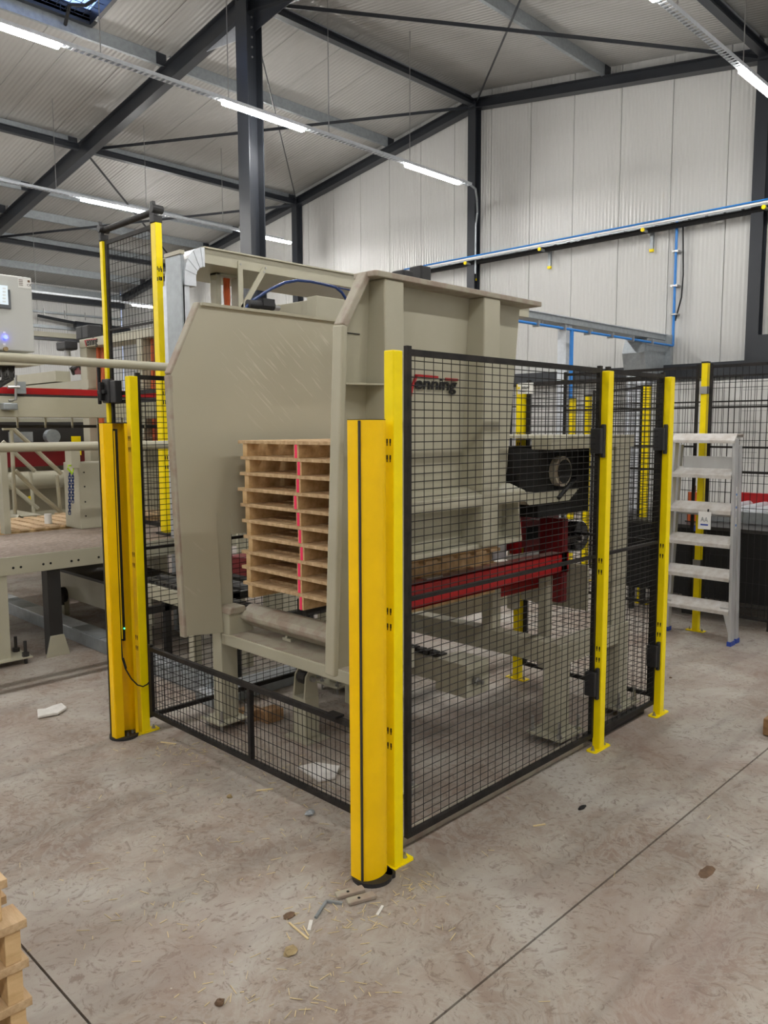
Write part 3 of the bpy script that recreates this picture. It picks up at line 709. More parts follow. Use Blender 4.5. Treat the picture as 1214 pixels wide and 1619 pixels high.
# ================================================================ CONVEYORS AND PRESS
cv = thing('chain_conveyor', 'long red chain conveyor running right from under the pallet stack', 'conveyor', (.3, .55, 0))
obj('side_beam', MB().box(.40, 2.06, .50, .512, .842, .965).box(.40, 2.06, .50, .54, .955, .965).box(.40, 2.06, .50, .54, .842, .852), RED, cv, bevel=.002)
obj('beam_top', MB().box(.40, 2.06, .505, .572, .962, .9675), REDD, cv)
obj('side_beam', MB().box(.9, 2.06, 1.60, 1.68, .60, .68), DST, cv)
obj('end_bracket', MB().box(1.98, 2.04, .50, .66, .66, 1.17), DRED, cv)
yl_ = onX(770, 960, 1.51)[1]
obj('support_leg', MB().box(1.51, 1.59, yl_-.04, yl_+.04, .553, .86), BEI, cv, bevel=.004)
obj('support_leg', MB().box(1.92, 1.98, .56, .62, .25, .845), BEI, cv, bevel=.004)
obj('guide_stud', MB().box(.78, .90, .52, .56, .968, .975), STL, cv)
obj('guide_block', MB().box(1.45, 1.58, .62, .72, .968, 1.06), GALL, cv)
ht = thing('transfer_head', 'dark red transfer unit with large black belt pulley behind the mesh', 'machine', (1.9, .8, 0))
obj('housing', MB().box(1.62, 2.28, .74, .76, .98, 1.17).box(1.62, 2.28, .762, .95, 1.155, 1.17), DRED, ht, bevel=.003)
obj('rib', MB().box(1.78, 1.85, .70, .739, .96, 1.165), RED, ht)
obj('side_cheek', MB().box(2.281, 2.32, .74, .98, .78, 1.17), DRED, ht)
obj('window', MB().box(1.95, 2.08, .735, .739, 1.02, 1.10), HOLE, ht)
obj('pulley', MB().tube((2.40, .62, 1.015), (2.40, .70, 1.015), .092, 32), RUB, ht, smooth=True)
obj('hub', MB().tube((2.36, .60, 1.01), (2.36, .72, 1.01), .035, 16).tube((2.36, .585, 1.01), (2.36, .60, 1.01), .018, 8), STL, ht, smooth=True)
m = MB(); pts = []
for k in range(15):
    a = -math.pi*.5+math.pi*k/14; pts.append((2.40+.098*math.cos(a), 1.015+.098*math.sin(a)))
pts = [(1.75, .93)]+pts+[(2.0, 1.15)]
for (a, b) in zip(pts, pts[1:]): m.bar((a[0], .72, a[1]), (b[0], .72, b[1]), .18, .006)
obj('belt', m, WHT, ht)
obj('belt_arm', MB().box(2.10, 2.42, .60, .618, .99, 1.03), DST, ht)
obj('lower_beam', MB().box(1.75, 2.62, .86, .88, .66, .74).box(2.5, 2.64, .84, .90, .60, .78), RED, ht)
obj('motor', MB().tube((2.2, .9, 1.28), (2.45, .9, 1.28), .06, 14).box(2.15, 2.2, .84, .96, 1.17, 1.33), DRED, ht, smooth=True)
for x, y_ in ((2.10, .92), (2.38, .92), (2.58, .98)): obj('support_leg', MB().box(x, x+.06, y_, y_+.06, .53, .98 if x < 2.5 else 1.0), BEI, ht)
m = MB()
for k in range(4): m.path([(2.0+.05*k, .88, 1.18), (2.02+.05*k, .82, 1.30), (2.10+.06*k, .84, 1.34), (2.2+.04*k, .9, 1.20)], .006, 5)
obj('hoses', m, BLK, ht, kind='stuff')
obj('control_plates', MB().box(2.45, 2.75, .98, 1.0, 1.18, 1.26).box(2.3, 2.42, 1.1, 1.12, 1.2, 1.32), DRED, ht)

ps = thing('press_frame', 'grey-beige press frame with square legs inside the mesh fence', 'machine', (1.5, .2, 0))
obj('leg', MB().box(1.50, 1.60, .20, .31, .055, .55), BEI, ps, bevel=.005)
obj('leg', MB().box(2.14, 2.26, .20, .31, .055, .55), BEI, ps, bevel=.005)
obj('leg', MB().box(1.50, 1.60, 1.78, 1.89, .055, .55), BEI, ps, bevel=.005)
obj('cross_beam', MB().box(1.503, 1.597, .203, 1.887, .43, .553), BEI, ps, bevel=.005)
obj('side_beam', MB().box(1.60, 2.257, .206, .30, .433, .5515), BEI, ps, bevel=.005)
obj('side_beam', MB().box(1.60, 3.3, 1.30, 1.40, .43, .552), BEI, ps, bevel=.005)
obj('upright_column', MB().box(2.09, 2.256, .22, .36, .55, 1.60), BEI, ps, bevel=.005)
obj('column_gusset', MB().prism([(1.9, 1.60), (2.10, 1.60), (2.10, 1.30)], 1, .24, .25), BEI, ps)
obj('top_beam', MB().box(1.40, 2.30, .22, .34, 1.60, 1.665), BEI, ps, bevel=.004)
obj('top_plate', MB().box(1.56, 2.30, .22, 1.3, 1.655, 1.67), BEI, ps)
obj('black_housing', MB().box(1.56, 2.10, .40, .9, 1.22, 1.60), HOLE, ps)
m = MB(); m.tube((1.75, .36, 1.47), (1.75, .40, 1.47), .085, 24).tube((1.75, .355, 1.47), (1.75, .36, 1.47), .07, 24)
obj('cylinder_cap', m, BEID, ps, smooth=True)
obj('cylinder_bore', MB().tube((1.75, .350, 1.47), (1.75, .354, 1.47), .066, 24), HOLE, ps)
obj('lower_pan', MB().prism([(1.35, 1.36), (1.95, 1.36), (1.85, 1.30), (1.45, 1.30)], 1, .38, .8), BEI, ps)
m = MB(); m.path([(1.72, .37, 1.32), (1.80, .36, 1.38), (1.9, .37, 1.42), (2.0, .38, 1.42)], .012, 6).bar((1.88, .37, 1.43), (2.02, .37, 1.42), .03, .03)
obj('hydraulic_hose', m, BLK, ps)
obj('back_panel', MB().box(2.28, 2.30, .5, 1.0, .56, .85), BEI, ps)
for (x, y_) in ((1.55, .255), (2.20, .255), (1.55, 1.835)):
    obj('foot_plate', MB().box(x-.12, x+.12, y_-.11, y_+.11, .045, .057), BEI, ps)
    for sx in (-1, 1):
        for sy in (-1, 1):
            obj('levelling_bolt', MB().tube((x+sx*.095, y_+sy*.085, 0), (x+sx*.095, y_+sy*.085, .14), .009, 8).tube((x+sx*.095, y_+sy*.085, .057), (x+sx*.095, y_+sy*.085, .075), .017, 6), STL, ps)
# slide rails inside the cell
sr = thing('infeed_slide', 'pair of grey rails with black chain leading under the magazine', 'conveyor', (.7, 1.2, 0))
obj('rail', MB().box(.70, .80, .62, 3.6, .50, .60), BEI, sr, bevel=.003)
obj('rail', MB().box(1.12, 1.24, .72, 3.4, .32, .44), BEI, sr, bevel=.003)
obj('end_block', MB().box(1.10, 1.30, .52, .74, .28, .46), BEI, sr, bevel=.004)
obj('tension_bolt', MB().tube((1.16, .46, .37), (1.16, .56, .37), .014, 8).tube((1.16, .49, .37), (1.16, .51, .37), .026, 6), STL, sr)
m = MB()
for k in range(56): m.box(.72, .78, .64+k*.05, .64+k*.05+.036, .605, .628)
for k in range(50): m.box(1.15, 1.20, .74+k*.05, .74+k*.05+.036, .445, .468)
obj('chain', m, DST, sr, kind='stuff')
obj('cross_shaft', MB().tube((.66, .95, .40), (1.34, .95, .40), .02, 10), STL, sr)
for x, y_ in ((.75, 2.6), (1.18, 2.6), (1.18, 1.5)): obj('support_leg', MB().box(x-.03, x+.03, y_-.03, y_+.03, 0, .5 if x < 1 else .32), BEI, sr)
for y_ in (1.0, 2.3): obj('tie', MB().box(.8, 1.12, y_, y_+.06, .36, .42), BEI, sr)
o = obj('red_gearbox', MB().box(.80, 1.02, 2.06, 2.24, .78, .90).box(.84, .98, 2.02, 2.06, .80, .88), DRED, org=(.9, 2.1, .78), bevel=.006)
tag(o, 'dark red gearbox glimpsed left of the pallet stack', 'gearbox')
o.location = (.9, 2.1, .78)
# black lower rollers unit left of the magazine, under the side mesh panel
t = thing('roller_bed', 'low black roller bed between the left mesh panel and the platform', 'conveyor', (.5, 2.6, 0))
for z in (.34, .56): obj('frame_rail', MB().box(.75, 2.4, 2.38, 2.42, z, z+.05), DST, t); obj('frame_rail', MB().box(.75, 2.4, 3.28, 3.32, z, z+.05), DST, t)
for k in range(7): obj('roller', MB().tube((.89+k*.22, 2.42, .60), (.89+k*.22, 3.28, .60), .035, 10), DST, t)
for x in (.92, 2.34):
    for y_ in (2.38, 3.28): obj('leg', MB().box(x, x+.05, y_, y_+.04, 0, .62), DST, t)

t = thing('belt_conveyor', 'grey-beige boxed conveyor with black belt beneath the walkway platform', 'conveyor', (.9, 4, 0))
obj('side_plate', MB().box(.90, .92, 3.45, 5.3, .20, .425), BEI, t, bevel=.003)
obj('side_plate', MB().box(1.50, 1.52, 3.45, 5.3, .20, .425), BEI, t)
obj('belt', MB().box(.92, 1.50, 3.40, 5.3, .40, .44), DST, t)
obj('edge_rail', MB().box(.885, .93, 3.40, 5.3, .425, .45), DST, t)
obj('motor', MB().tube((.80, 5.0, .22), (.90, 5.0, .22), .07, 14).box(.78, .86, 4.93, 5.07, .14, .24), DST, t)
for y_ in (3.6, 5.1):
    for x in (.93, 1.45): obj('leg', MB().box(x, x+.05, y_, y_+.05, 0, .40), BEI, t)
# ================================================================ FLOOR DUCTS
t = thing('floor_cable_duct', 'grey steel cable duct on the floor behind the left guard', 'cable duct', (.65, 4, 0))
obj('channel', MB().box(.60, .76, 2.2, 6.2, 0, .10), GAL, t, bevel=.003)
for k in range(8): obj('cover_plate', MB().box(.605, .755, 2.22+k*.5, 2.71+k*.5, .10, .106+.003*(k % 2)), GALL if k % 3 else GAL, t)
a = onZ(405, 1090); b = onZ(470, 1070)
t = thing('floor_cable_duct', 'grey steel cable duct on the floor under the magazine', 'cable duct', (a[0], a[1], 0))
obj('channel', MB().box(a[0]-.4, a[0]+1.0, a[1]-.1, a[1]+.1, 0, .07), GAL, t, bevel=.003)
obj('cover_plate', MB().box(a[0]-.4, a[0]+1.0, a[1]-.095, a[1]+.095, .07, .075), GALL, t)

# ================================================================ PLATFORM, RAILS, STAIR
PY = 3.85
pf = thing('walkway_platform', 'raised walkway at left with dusty tread plate and grey-beige edge', 'platform', (-1, PY, 0))
obj('tread_plate', MB().box(-4, 2.0, PY+.01, 5.12, .79, .80), TREAD, pf)
obj('edge_beam', MB().box(-4, 2.0, PY, PY+.06, .665, .798), BEI, pf, bevel=.003)
obj('edge_beam', MB().box(-4, 2.0, 5.06, 5.12, .665, .798), BEI, pf)
m = MB()
for px, py in ((21, 898), (33, 896.5), (68.5, 892), (80, 890.5), (113, 887), (124, 885.5), (156, 881), (165, 880)):
    q = onY(px, py, PY); m.tube((q[0], PY-.002, q[2]), (q[0], PY+.001, q[2]), .009, 10)
obj('bolt_holes', m, HOLE, pf, kind='stuff')
q = onY(82, 905, PY+.05)
obj('leg', MB().box(q[0]-.05, q[0]+.05, PY+.02, PY+.12, 0.0, .67), DST, pf)
obj('leg_gusset', MB().prism([(q[0]-.09, 0), (q[0]-.05, .16), (q[0]+.05, .16), (q[0]+.09, 0)], 1, PY+.0, PY+.015), BEI, pf)
q = onY(3, 950, PY+.05)
obj('leg', MB().box(q[0]-.12, q[0]+.03, PY+.01, PY+.12, .05, .67), BEI, pf, bevel=.004)
obj('foot_plate', MB().box(q[0]-.2, q[0]+.16, PY-.05, PY+.2, .045, .055), BEI, pf)
for xx in (.1, .12): pass
for yy_ in (PY-.02, PY+.16): obj('levelling_bolt', MB().tube((q[0]+.12, yy_, 0), (q[0]+.12, yy_, .17), .012, 8).tube((q[0]+.12, yy_, .055), (q[0]+.12, yy_, .085), .026, 6), DST, pf)
for x in (-2, 1.9):
    obj('leg', MB().box(x-.05, x+.05, 5.0, 5.1, 0, .67), BEI, pf)
# rails
RY = 3.0
for nm, z0, l in (('guard_rail', 2.155, 'upper round grey-beige guard rail crossing the left side'), ('guard_rail', 1.612, 'lower round grey-beige guard rail ending behind the open guard')):
    o = obj(nm, MB().tube((-3, RY, z0), (1.45, RY, z0-.012), .029, 16), BEI, smooth=True, org=(-1, RY, z0)); tag(o, l, 'rail')
o = thing('rail_post', 'round post carrying the guard rails beyond the left edge', 'post', (-1.6, RY, 0)); obj('tube', MB().tube((-1.6, RY, 0), (-1.6, RY, 2.15), .03, 12), BEI, o)
o = thing('rail_post', 'grey post of the guard rails hidden behind the magazine', 'post', (1.42, RY, 0)); obj('tube', MB().tube((1.42, RY+.0, 0), (1.42, RY, 2.14), .03, 12), BEI, o)
# upright at far left and handrails of the stair
t = thing('stair', 'grey-beige steel stair with round handrails descending at far left', 'stair', (1.0, 6.5, 0))
SYs = 6.5
def sp(px, py, Y=SYs): q = onY(px, py, Y); return (q[0], Y, q[2])
def rail(pts, r=.024, Y=SYs, name='handrail'): obj(name, MB().path([sp(a, b, Y) for a, b in pts], r, 8), BEI, t, smooth=True)
rail([(4, 677), (20, 677), (97, 749)]); rail([(24, 744), (60, 780), (98, 811)]); rail([(5, 690)]+[(97, 690)], Y=7.2) if False else None
rail([(4, 698), (55, 745)], Y=7.3); rail([(10, 762), (60, 804)], Y=7.3)
rail([(18, 680), (24, 813)], .02, name='baluster'); rail([(90, 751), (96, 815)], .02, name='baluster')
rail([(48, 746), (54, 816)], .02, Y=7.3, name='baluster')
for k in range(4): obj('tread', MB().box(sp(30, 800)[0]+k*.25, sp(30, 800)[0]+k*.25+.24, SYs, 7.3, .78-k*.19, .80-k*.19), BEI, t)
obj('stringer', MB().bar((sp(30, 800)[0]-.05, SYs+.02, .75), (sp(30, 800)[0]+.95, SYs+.02, .02), .04, .16), BEI, t)
o = obj('square_upright', MB().box(sp(1, 780, 5.2)[0], sp(11, 780, 5.2)[0], 5.15, 5.25, .8, sp(5, 712, 5.2)[2]), BEI, org=(sp(5, 780, 5.2)[0], 5.2, .8)); tag(o, 'short square grey-beige upright at the left edge of the platform', 'upright')
# pallets behind the platform
pb = make_pallet('light new pallet lying behind the platform by the stair', WOODB, WOOD, mark=False, st_h=.09)
q = onY(12, 838, 5.2)
pb.location = (q[0]-.1, 5.85, .70); pb.rotation_euler = (0, 0, 0)
pb2 = dup(pb); pb2.location = (q[0]+.98, 6.02, .70); pb2['label'] = 'light new pallet behind the platform, next to the grey side cabinet'
o = thing('work_table', 'low grey table under the pallets behind the platform', 'table', (1.4, 5.8, 0))
obj('top', MB().box(.2, 3.2, 5.3, 6.4, .64, .70), BEI, o)
for x in (.25, 3.1):
    for y_ in (5.32, 6.3): obj('leg', MB().box(x, x+.08, y_, y_+.08, 0, .64), BEI, o)
o = obj('paper_cup', MB().tube((onY(76, 815, 5.6)[0], 5.6, .80), (onY(76, 815, 5.6)[0], 5.6, .90), .035, 12), WHT, org=(onY(76, 815, 5.6)[0], 5.6, .80)); tag(o, 'small white cup on the pallet behind the platform', 'cup')
# grey side cabinet
q0 = onY(122, 732, 5.0); q1 = onY(166, 830, 5.0)
t = thing('side_cabinet', 'grey-beige sheet metal box standing on the platform left of the guard', 'cabinet', (q0[0], 5.0, .8))
obj('body', MB().box(q0[0], q0[0]+.62, 4.98, 5.30, .80, q0[2]), BEI, t, bevel=.008)
obj('upper_shelf', MB().box(q0[0]-.10, q0[0]+.12, 4.99, 5.25, q0[2]+.12, q0[2]+.135).box(q0[0]-.1, q0[0]-.02, 4.89, 5.02, q0[2]-.04, q0[2]+.119).box(q0[0]+.04, q0[0]+.06, 5.1, 5.12, q0[2], q0[2]+.12), BEI, t)
m = MB()
for z in (.12, .25, .39, .52): m.tube((q0[0]+.05, 4.977, .80+z), (q0[0]+.05, 4.981, .80+z), .008, 8)
obj('screws', m, DST, t, kind='stuff')
# chain with hook
t = thing('lifting_chain', 'blue lifting chain with lime green hook hanging by the side cabinet', 'chain', (onY(112, 738, 4.9)[0], 4.9, 1.2))
m = MB()
def cp(px, py): q = onY(px, py, 4.9); return (q[0], 4.9, q[2])
m.path([cp(112, 736), cp(108, 736), cp(107, 741), cp(111, 745), cp(113, 749)], .008, 6); m.path([cp(113, 736), cp(116, 741), cp(114, 750)], .007, 6)
obj('hook', m, LIME, t, smooth=True)
for x0_, y1_ in ((110, 812), (115, 790)):
    y = 748; k = 0
    while y < y1_:
        q = cp(x0_, y); q2 = cp(x0_, y+5.5)
        m = MB(); r = .009
        if k % 2: m.path([(q[0]-r, 4.9, q[2]), (q[0], 4.9, q[2]+.004), (q[0]+r, 4.9, q[2]), (q[0]+r, 4.9, q2[2]), (q[0], 4.9, q2[2]-.004), (q[0]-r, 4.9, q2[2]), (q[0]-r, 4.9, q[2])], .004, 5)
        else: m.path([(q[0], 4.9-r, q[2]), (q[0], 4.9, q[2]+.004), (q[0], 4.9+r, q[2]), (q[0], 4.9+r, q2[2]), (q[0], 4.9, q2[2]-.004), (q[0], 4.9-r, q2[2]), (q[0], 4.9-r, q[2])], .004, 5)
        obj('link', m, NAVY, t); y += 4.6; k += 1

# ---- large transfer beam and machinery on the left
LB = 5.6
def bx(name, px0, px1, py0, py1, Y, D, m_, parent, bev=.0):
    """box whose front face spans the measured points, D metres deep"""
    a = onY(px0, py0, Y); b = onY(px1, py1, Y)
    a2 = onY((px0+px1)/2, py0, Y); b2 = onY((px0+px1)/2, py1, Y)
    return obj(name, MB().box(a[0], b[0], Y, Y+D, b2[2], a2[2]), m_, parent, bevel=bev)
t = thing('transfer_beam', 'long grey-beige beam with red rail on top crossing the left background', 'machine', (0, LB, 1.8))
zb0, zb1 = onY(80, 660, LB)[2], onY(80, 628, LB)[2]
obj('beam', MB().box(-4, 3.2, LB, LB+.3, zb0, zb1), BEI, t, bevel=.006)
obj('red_rail', MB().box(-4, 3.2, LB+.05, LB+.15, zb1+.025, zb1+.085), RED, t)
obj('black_rail', MB().box(-4, 3.2, LB+.02, LB+.2, zb1, zb1+.02), DST, t)
obj('lower_rail', MB().box(-4, 3.2, LB+.3, LB+.36, zb0-.10, zb0-.07), DST, t)
for k in range(16): obj('spacer', MB().box(-1+k*.27, -.985+k*.27, LB+.28, LB+.3, zb0-.1, zb0), BEI, t)
obj('end_support', MB().box(2.9, 3.1, LB, LB+.3, 0, zb0), BEI, t)
obj('end_support', MB().box(-2.2, -2.0, LB, LB+.3, 0, zb0), BEI, t)
t = thing('clamp_lever', 'steel clamp lever on the front of the transfer beam at far left', 'clamp', (.5, LB, 1.9))
def q5(px, py, Y=LB-.06): q = onY(px, py, Y); return (q[0], Y, q[2])
obj('rod', MB().path([q5(25, 593), q5(25, 632), q5(20, 633), q5(14, 634)], .012, 8), STL, t)
obj('body', MB().box(q5(4, 645)[0], q5(27, 645)[0], LB-.09, LB, q5(10, 648)[2], q5(10, 637)[2]), GAL, t, bevel=.01)
obj('cross_handle', MB().tube(q5(12, 612), q5(31, 612), .014, 8), STL, t)
obj('plate', MB().box(q5(28, 610)[0], q5(43, 610)[0], LB-.03, LB+.02, q5(30, 622)[2], q5(30, 603)[2]), GAL, t)
# underside machinery behind the lower rail
t = thing('underframe_machinery', 'dark machinery with red parts behind the stair under the transfer beam', 'machine', (1.5, 8.2, 0))
obj('back_shell', MB().box(1.0, 4.6, 8.3, 8.5, .3, 1.85), BEI, t)
obj('red_block', MB().box(1.4, 2.8, 8.0, 8.3, 1.25, 1.5), DRED, t)
obj('dark_band', MB().box(1.0, 4.6, 8.05, 8.3, 1.55, 1.8), DST, t)
obj('cylinder', MB().tube((1.0, 8.0, 1.08), (4.2, 8.0, 1.08), .11, 16), BEI, t, smooth=True)
obj('yellow_sign', MB().box(2.3, 2.42, 7.85, 7.86, 1.38, 1.62), YEL, t)
obj('yellow_sign', MB().box(2.48, 2.58, 7.85, 7.86, 1.42, 1.62), YEL, t)
obj('yellow_knob', MB().tube((1.75, 7.82, .86), (1.75, 7.85, .86), .04, 12), YEL, t)
obj('yellow_tab', MB().box(2.52, 2.56, 7.82, 7.85, .70, .86), YEL, t)
obj('small_drum', MB().tube((2.05, 7.8, 1.62), (2.05, 7.9, 1.62), .09, 16), GAL, t)
obj('small_box', MB().box(1.55, 1.8, 7.8, 7.9, 1.56, 1.68), GAL, t)
obj('white_frame', MB().box(3.05, 3.1, 7.6, 7.65, 1.0, 1.75), WHT, t)

# ---- frame machine with logo (left rear)
FX = 2.3
def fx(px, py): q = onX(px, py, FX); return q
fm = thing('portal_machine', 'grey-beige portal frame machine with red and black logo, left background', 'machine', (FX, 7, 0))
yA = fx(126, 560)[1]; yB = fx(136, 560)[1]; ztop = fx(126, 537)[2]; zbeam = fx(126, 551)[2]
yEnd = 3.6
obj('column', MB().box(FX+.002, FX+.248, yB, yA, 0, zbeam), BEI, fm, bevel=.01)
obj('top_beam', MB().box(FX, FX+.25, yEnd, yA, zbeam, ztop), BEI, fm, bevel=.01)
for px0, px1 in ((216, 223),):
    obj('column', MB().box(FX+.003, FX+.2, fx(px1, 560)[1], fx(px0, 560)[1], 0, zbeam), BEI, fm)
obj('column', MB().box(FX+.003, FX+.2, yEnd+.002, yEnd+.18, 0, zbeam), BEI, fm)
obj('rear_panel', MB().box(FX+.5, FX+.55, yEnd+.3, yB-.3, .8, zbeam-.05), BEI, fm)
obj('lower_beam', MB().box(FX+.004, FX+.246, yB-.02, yB+2.5, fx(110, 616)[2], fx(110, 603)[2]), BEI, fm)
obj('lower_beam', MB().box(FX+.006, FX+.2, yB+.9, yB+2.6, fx(60, 606)[2], fx(60, 592)[2]+.02), BEI, fm)
q = fx(134, 548)
tt = text_mesh('enning', .14, BLK, 'logo_letters', fm, (FX-.003, fx(137, 546)[1], fx(140, 546.5)[2]), (0, -1, 0), (0, 0, 1), sx=.9, shear=.1)
ysl = [v.co.y for v in tt.data.vertices]; wv = max(ysl)-min(ysl); k_ = (fx(137, 546)[1]-fx(154.5, 546)[1])/wv; mxy = max(ysl)
for v in tt.data.vertices: v.co.y = mxy+(v.co.y-mxy)*k_
for pts in ([(133.8, 538), (135.6, 538), (137.2, 547), (136.6, 548)], [(135.5, 537.3), (153, 535.2), (153, 536.6), (136, 538.8)]):
    q = [(fx(*p)[1], fx(*p)[2]) for p in pts]; obj('logo_red_bar', MB().prism(q, 0, FX-.006, FX), RED, fm)
for k, (pa, dx) in enumerate(((141, 0), (144, .04), (227, 0), (229, .04))):
    y_ = fx(pa, 560)[1]
    obj('orange_hose', MB().path([(FX+.12+dx, y_, zbeam), (FX+.10+dx, y_-.03, zbeam-.25), (FX+.12, y_+.03, zbeam-.6), (FX+.1, y_, 1.5)], .028, 8), ORA, fm, smooth=True)
for k, px in enumerate((122, 132)):
    y_ = fx(px, 530)[1]; obj('valve_block', MB().box(FX+.02, FX+.2, y_-.09, y_+.09, ztop, ztop+.17), RUB, fm, bevel=.02)
obj('camera_head', MB().box(FX-.18, FX-.02, fx(121, 560)[1]-.10, fx(114, 560)[1]+.05, fx(118, 555)[2], fx(118, 541)[2]), RUB, fm, bevel=.02)
obj('camera_stem', MB().tube((FX-.1, fx(119, 560)[1], fx(118, 570)[2]), (FX-.1, fx(119, 560)[1], fx(118, 553)[2]), .04, 10), STL, fm)
m = MB(); rnd = random.Random(3)
for k in range(7):
    y_ = fx(104+k*2.6, 580)[1]; m.path([(FX+.1, y_, fx(110, 590)[2]), (FX+.05, y_+rnd.uniform(-.1, .1), fx(110, 582)[2]), (FX+.1, y_-.1, fx(110, 576)[2])], .025, 6)
obj('hose_bundle', m, DST, fm, kind='stuff')
obj('valve_cluster', MB().box(FX+.05, FX+.2, fx(124, 585)[1], fx(112, 585)[1], fx(118, 591)[2], fx(118, 581)[2]), DRED, fm)

# ---- control cabinet
CY_ = 3.35
t = thing('control_cabinet', 'light grey control cabinet with touch screen and blue button at left edge', 'cabinet', (0, CY_, 2.2))
a = onY(-60, 428, CY_); b = onY(54, 557, CY_); tr = onY(50, 443, CY_)
m = MB().box(a[0], tr[0], CY_, CY_+.3, b[2], tr[2]+.015)
obj('body', m, CABM, t, bevel=.008)
sA = onY(-40, 444, CY_); sB = onY(17, 489, CY_)
obj('screen_bezel', MB().box(sA[0], sB[0], CY_-.012, CY_, sB[2], sA[2]-.03), SCRB, t, bevel=.004)
obj('screen', MB().box(sA[0]+.03, onY(11, 460, CY_)[0], CY_-.014, CY_-.011, onY(8, 482, CY_)[2], onY(8, 452, CY_)[2]), SCR, t)
m = MB()
for k in range(5):
    q = onY(4.5, 456+k*5.2, CY_); m.box(q[0]-.006, q[0]+.012, CY_-.016, CY_-.013, q[2]-.006, q[2]+.003)
obj('screen_keys', m, WHT, t, kind='stuff')
q = onY(7.5, 533.5, CY_); obj('blue_button', MB().tube((q[0], CY_, q[2]), (q[0], CY_-.02, q[2]), .013, 16), BLUL, t, smooth=True)
for py in (525.5, 544.5): q = onY(6.5, py, CY_); obj('button_label', MB().box(q[0]-.008, q[0]+.008, CY_-.002, CY_, q[2]-.006, q[2]+.006), WHT, t)
q = onY(8, 552, CY_); obj('key_switch', MB().tube((q[0], CY_, q[2]), (q[0], CY_-.02, q[2]), .014, 16), MUD2, t, smooth=True)
qa = onY(28, 439.5, CY_); qb = onY(49, 457, CY_)
obj('rating_plate', MB().box(qa[0], qb[0], CY_-.002, CY_, qb[2], qa[2]), WHT, t)
m = MB()
for k in range(4): m.box(qa[0]+.005, qa[0]+.03, CY_-.004, CY_-.002, qa[2]-.012-k*.011, qa[2]-.009-k*.011)
m.box(qb[0]-.02, qb[0]-.006, CY_-.004, CY_-.002, qa[2]-.02, qa[2]-.006)
obj('rating_print', m, MUD, t, kind='stuff')
text_mesh('C\u20ac', .022, BLK, 'ce_mark', t, (qb[0]-.026, CY_-.003, qa[2]-.045), (1, 0, 0), (0, 0, 1), depth=.0005)
obj('shelf', MB().prism([(a[0], b[2]-.03), (tr[0]+.15, b[2]-.055), (tr[0]+.02, b[2]-.085), (a[0], b[2]-.10)], 1, CY_, CY_+.3), BEI, t)
m = MB(); rnd = random.Random(5)
for k in range(14):
    x = onY(k*2.2-4, 585, CY_)[0]; m.path([(x+.03, CY_+.1, b[2]-.09), (x+.02, CY_+.08, b[2]-.16-rnd.uniform(0, .03)), (x-.05-rnd.uniform(0, .06), CY_+.1, b[2]-.23), (x-.22, CY_+.12, b[2]-.27)], .006, 5)
obj('cable_bundle', m, DST, t, kind='stuff')
obj('support_arm', MB().box(a[0]-.6, a[0]+.1, CY_+.1, CY_+.2, b[2]-.1, b[2]), BEI, t)
obj('support_post', MB().box(a[0]-.7, a[0]-.6, CY_+.1, CY_+.2, 0, b[2]), BEI, t)

# ---- canopy, duct and struts behind the magazine
KY = 3.6
cnp = thing('cable_canopy', 'long grey-beige roof channel with struts behind the magazine', 'canopy', (1.6, KY, 3.1))
za = onY(321, 392, KY)[2]; xa = onY(321, 392, KY)[0]
obj('channel', MB().box(xa, xa+4.6, KY, KY+.012, za-.115, za), BEI, cnp)
obj('top_lip', MB().box(xa, xa+4.6, KY-.02, KY+.75, za, za+.012), BEI, cnp)
obj('underside', MB().box(xa-.0, xa+4.6, KY+.012, KY+.74, za-.115, za-.10), BEI, cnp)
def ky(px, py, Y=KY-.01): q = onY(px, py, Y); return (q[0], Y, q[2])
obj('strut', MB().bar(ky(379, 415), ky(382, 500), .03, .012) if False else MB().bar(ky(379.5, 413), ky(381, 505), .012, .045), BEI, cnp)
obj('strut', MB().bar(ky(419, 424), ky(375, 502), .012, .045), BEI, cnp)
m = MB()
for p in ((379.5, 418), (419, 424), (417, 430)): q = ky(*p); m.tube(q, (q[0], q[1]-.012, q[2]), .008, 8)
obj('bolts', m, STL, cnp, kind='stuff')
wz = onY(350, 430, KY+.3)
obj('hanging_frame', MB().box(onY(337, 440, KY+.3)[0], onY(341, 440, KY+.3)[0]+.02, KY+.25, KY+.35, 1.8, za-.115).box(onY(370, 440, KY+.3)[0], onY(375, 440, KY+.3)[0]+.03, KY+.25, KY+.35, 1.8, za-.115).box(onY(337, 440, KY+.3)[0], onY(375, 440, KY+.3)[0], KY+.25, KY+.35, onY(350, 438, KY+.3)[2], za-.115), BEI, cnp, bevel=.006)
m = MB(); o1 = onY(355, 440, KY+.3)
for k in range(3): m.path([(o1[0]+.02*k, KY+.3, o1[2]), (o1[0]-.015+.02*k, KY+.28, o1[2]-.12), (o1[0]+.01+.012*k, KY+.3, o1[2]-.28), (o1[0]+.02*k, KY+.3, 2.2)], .014, 6)
obj('orange_hoses', m, ORA, cnp, kind='stuff', label='orange hoses')
# blue hose
t = thing('blue_hose', 'arched dark blue air hose under the canopy behind the magazine', 'hose', ky(480, 440, 3.0))
obj('hose', MB().path([ky(x, y, 3.0) for x, y in ((388, 488), (395, 478), (410, 468), (430, 456), (450, 447), (470, 443.5), (490, 445), (510, 449), (530, 454), (540, 462), (548, 474), (552, 482))], .012, 8), NAVY, t, smooth=True)
obj('branch', MB().path([ky(x, y, 3.0) for x, y in ((535, 455), (545, 457), (560, 460))], .006, 6), NAVY, t)
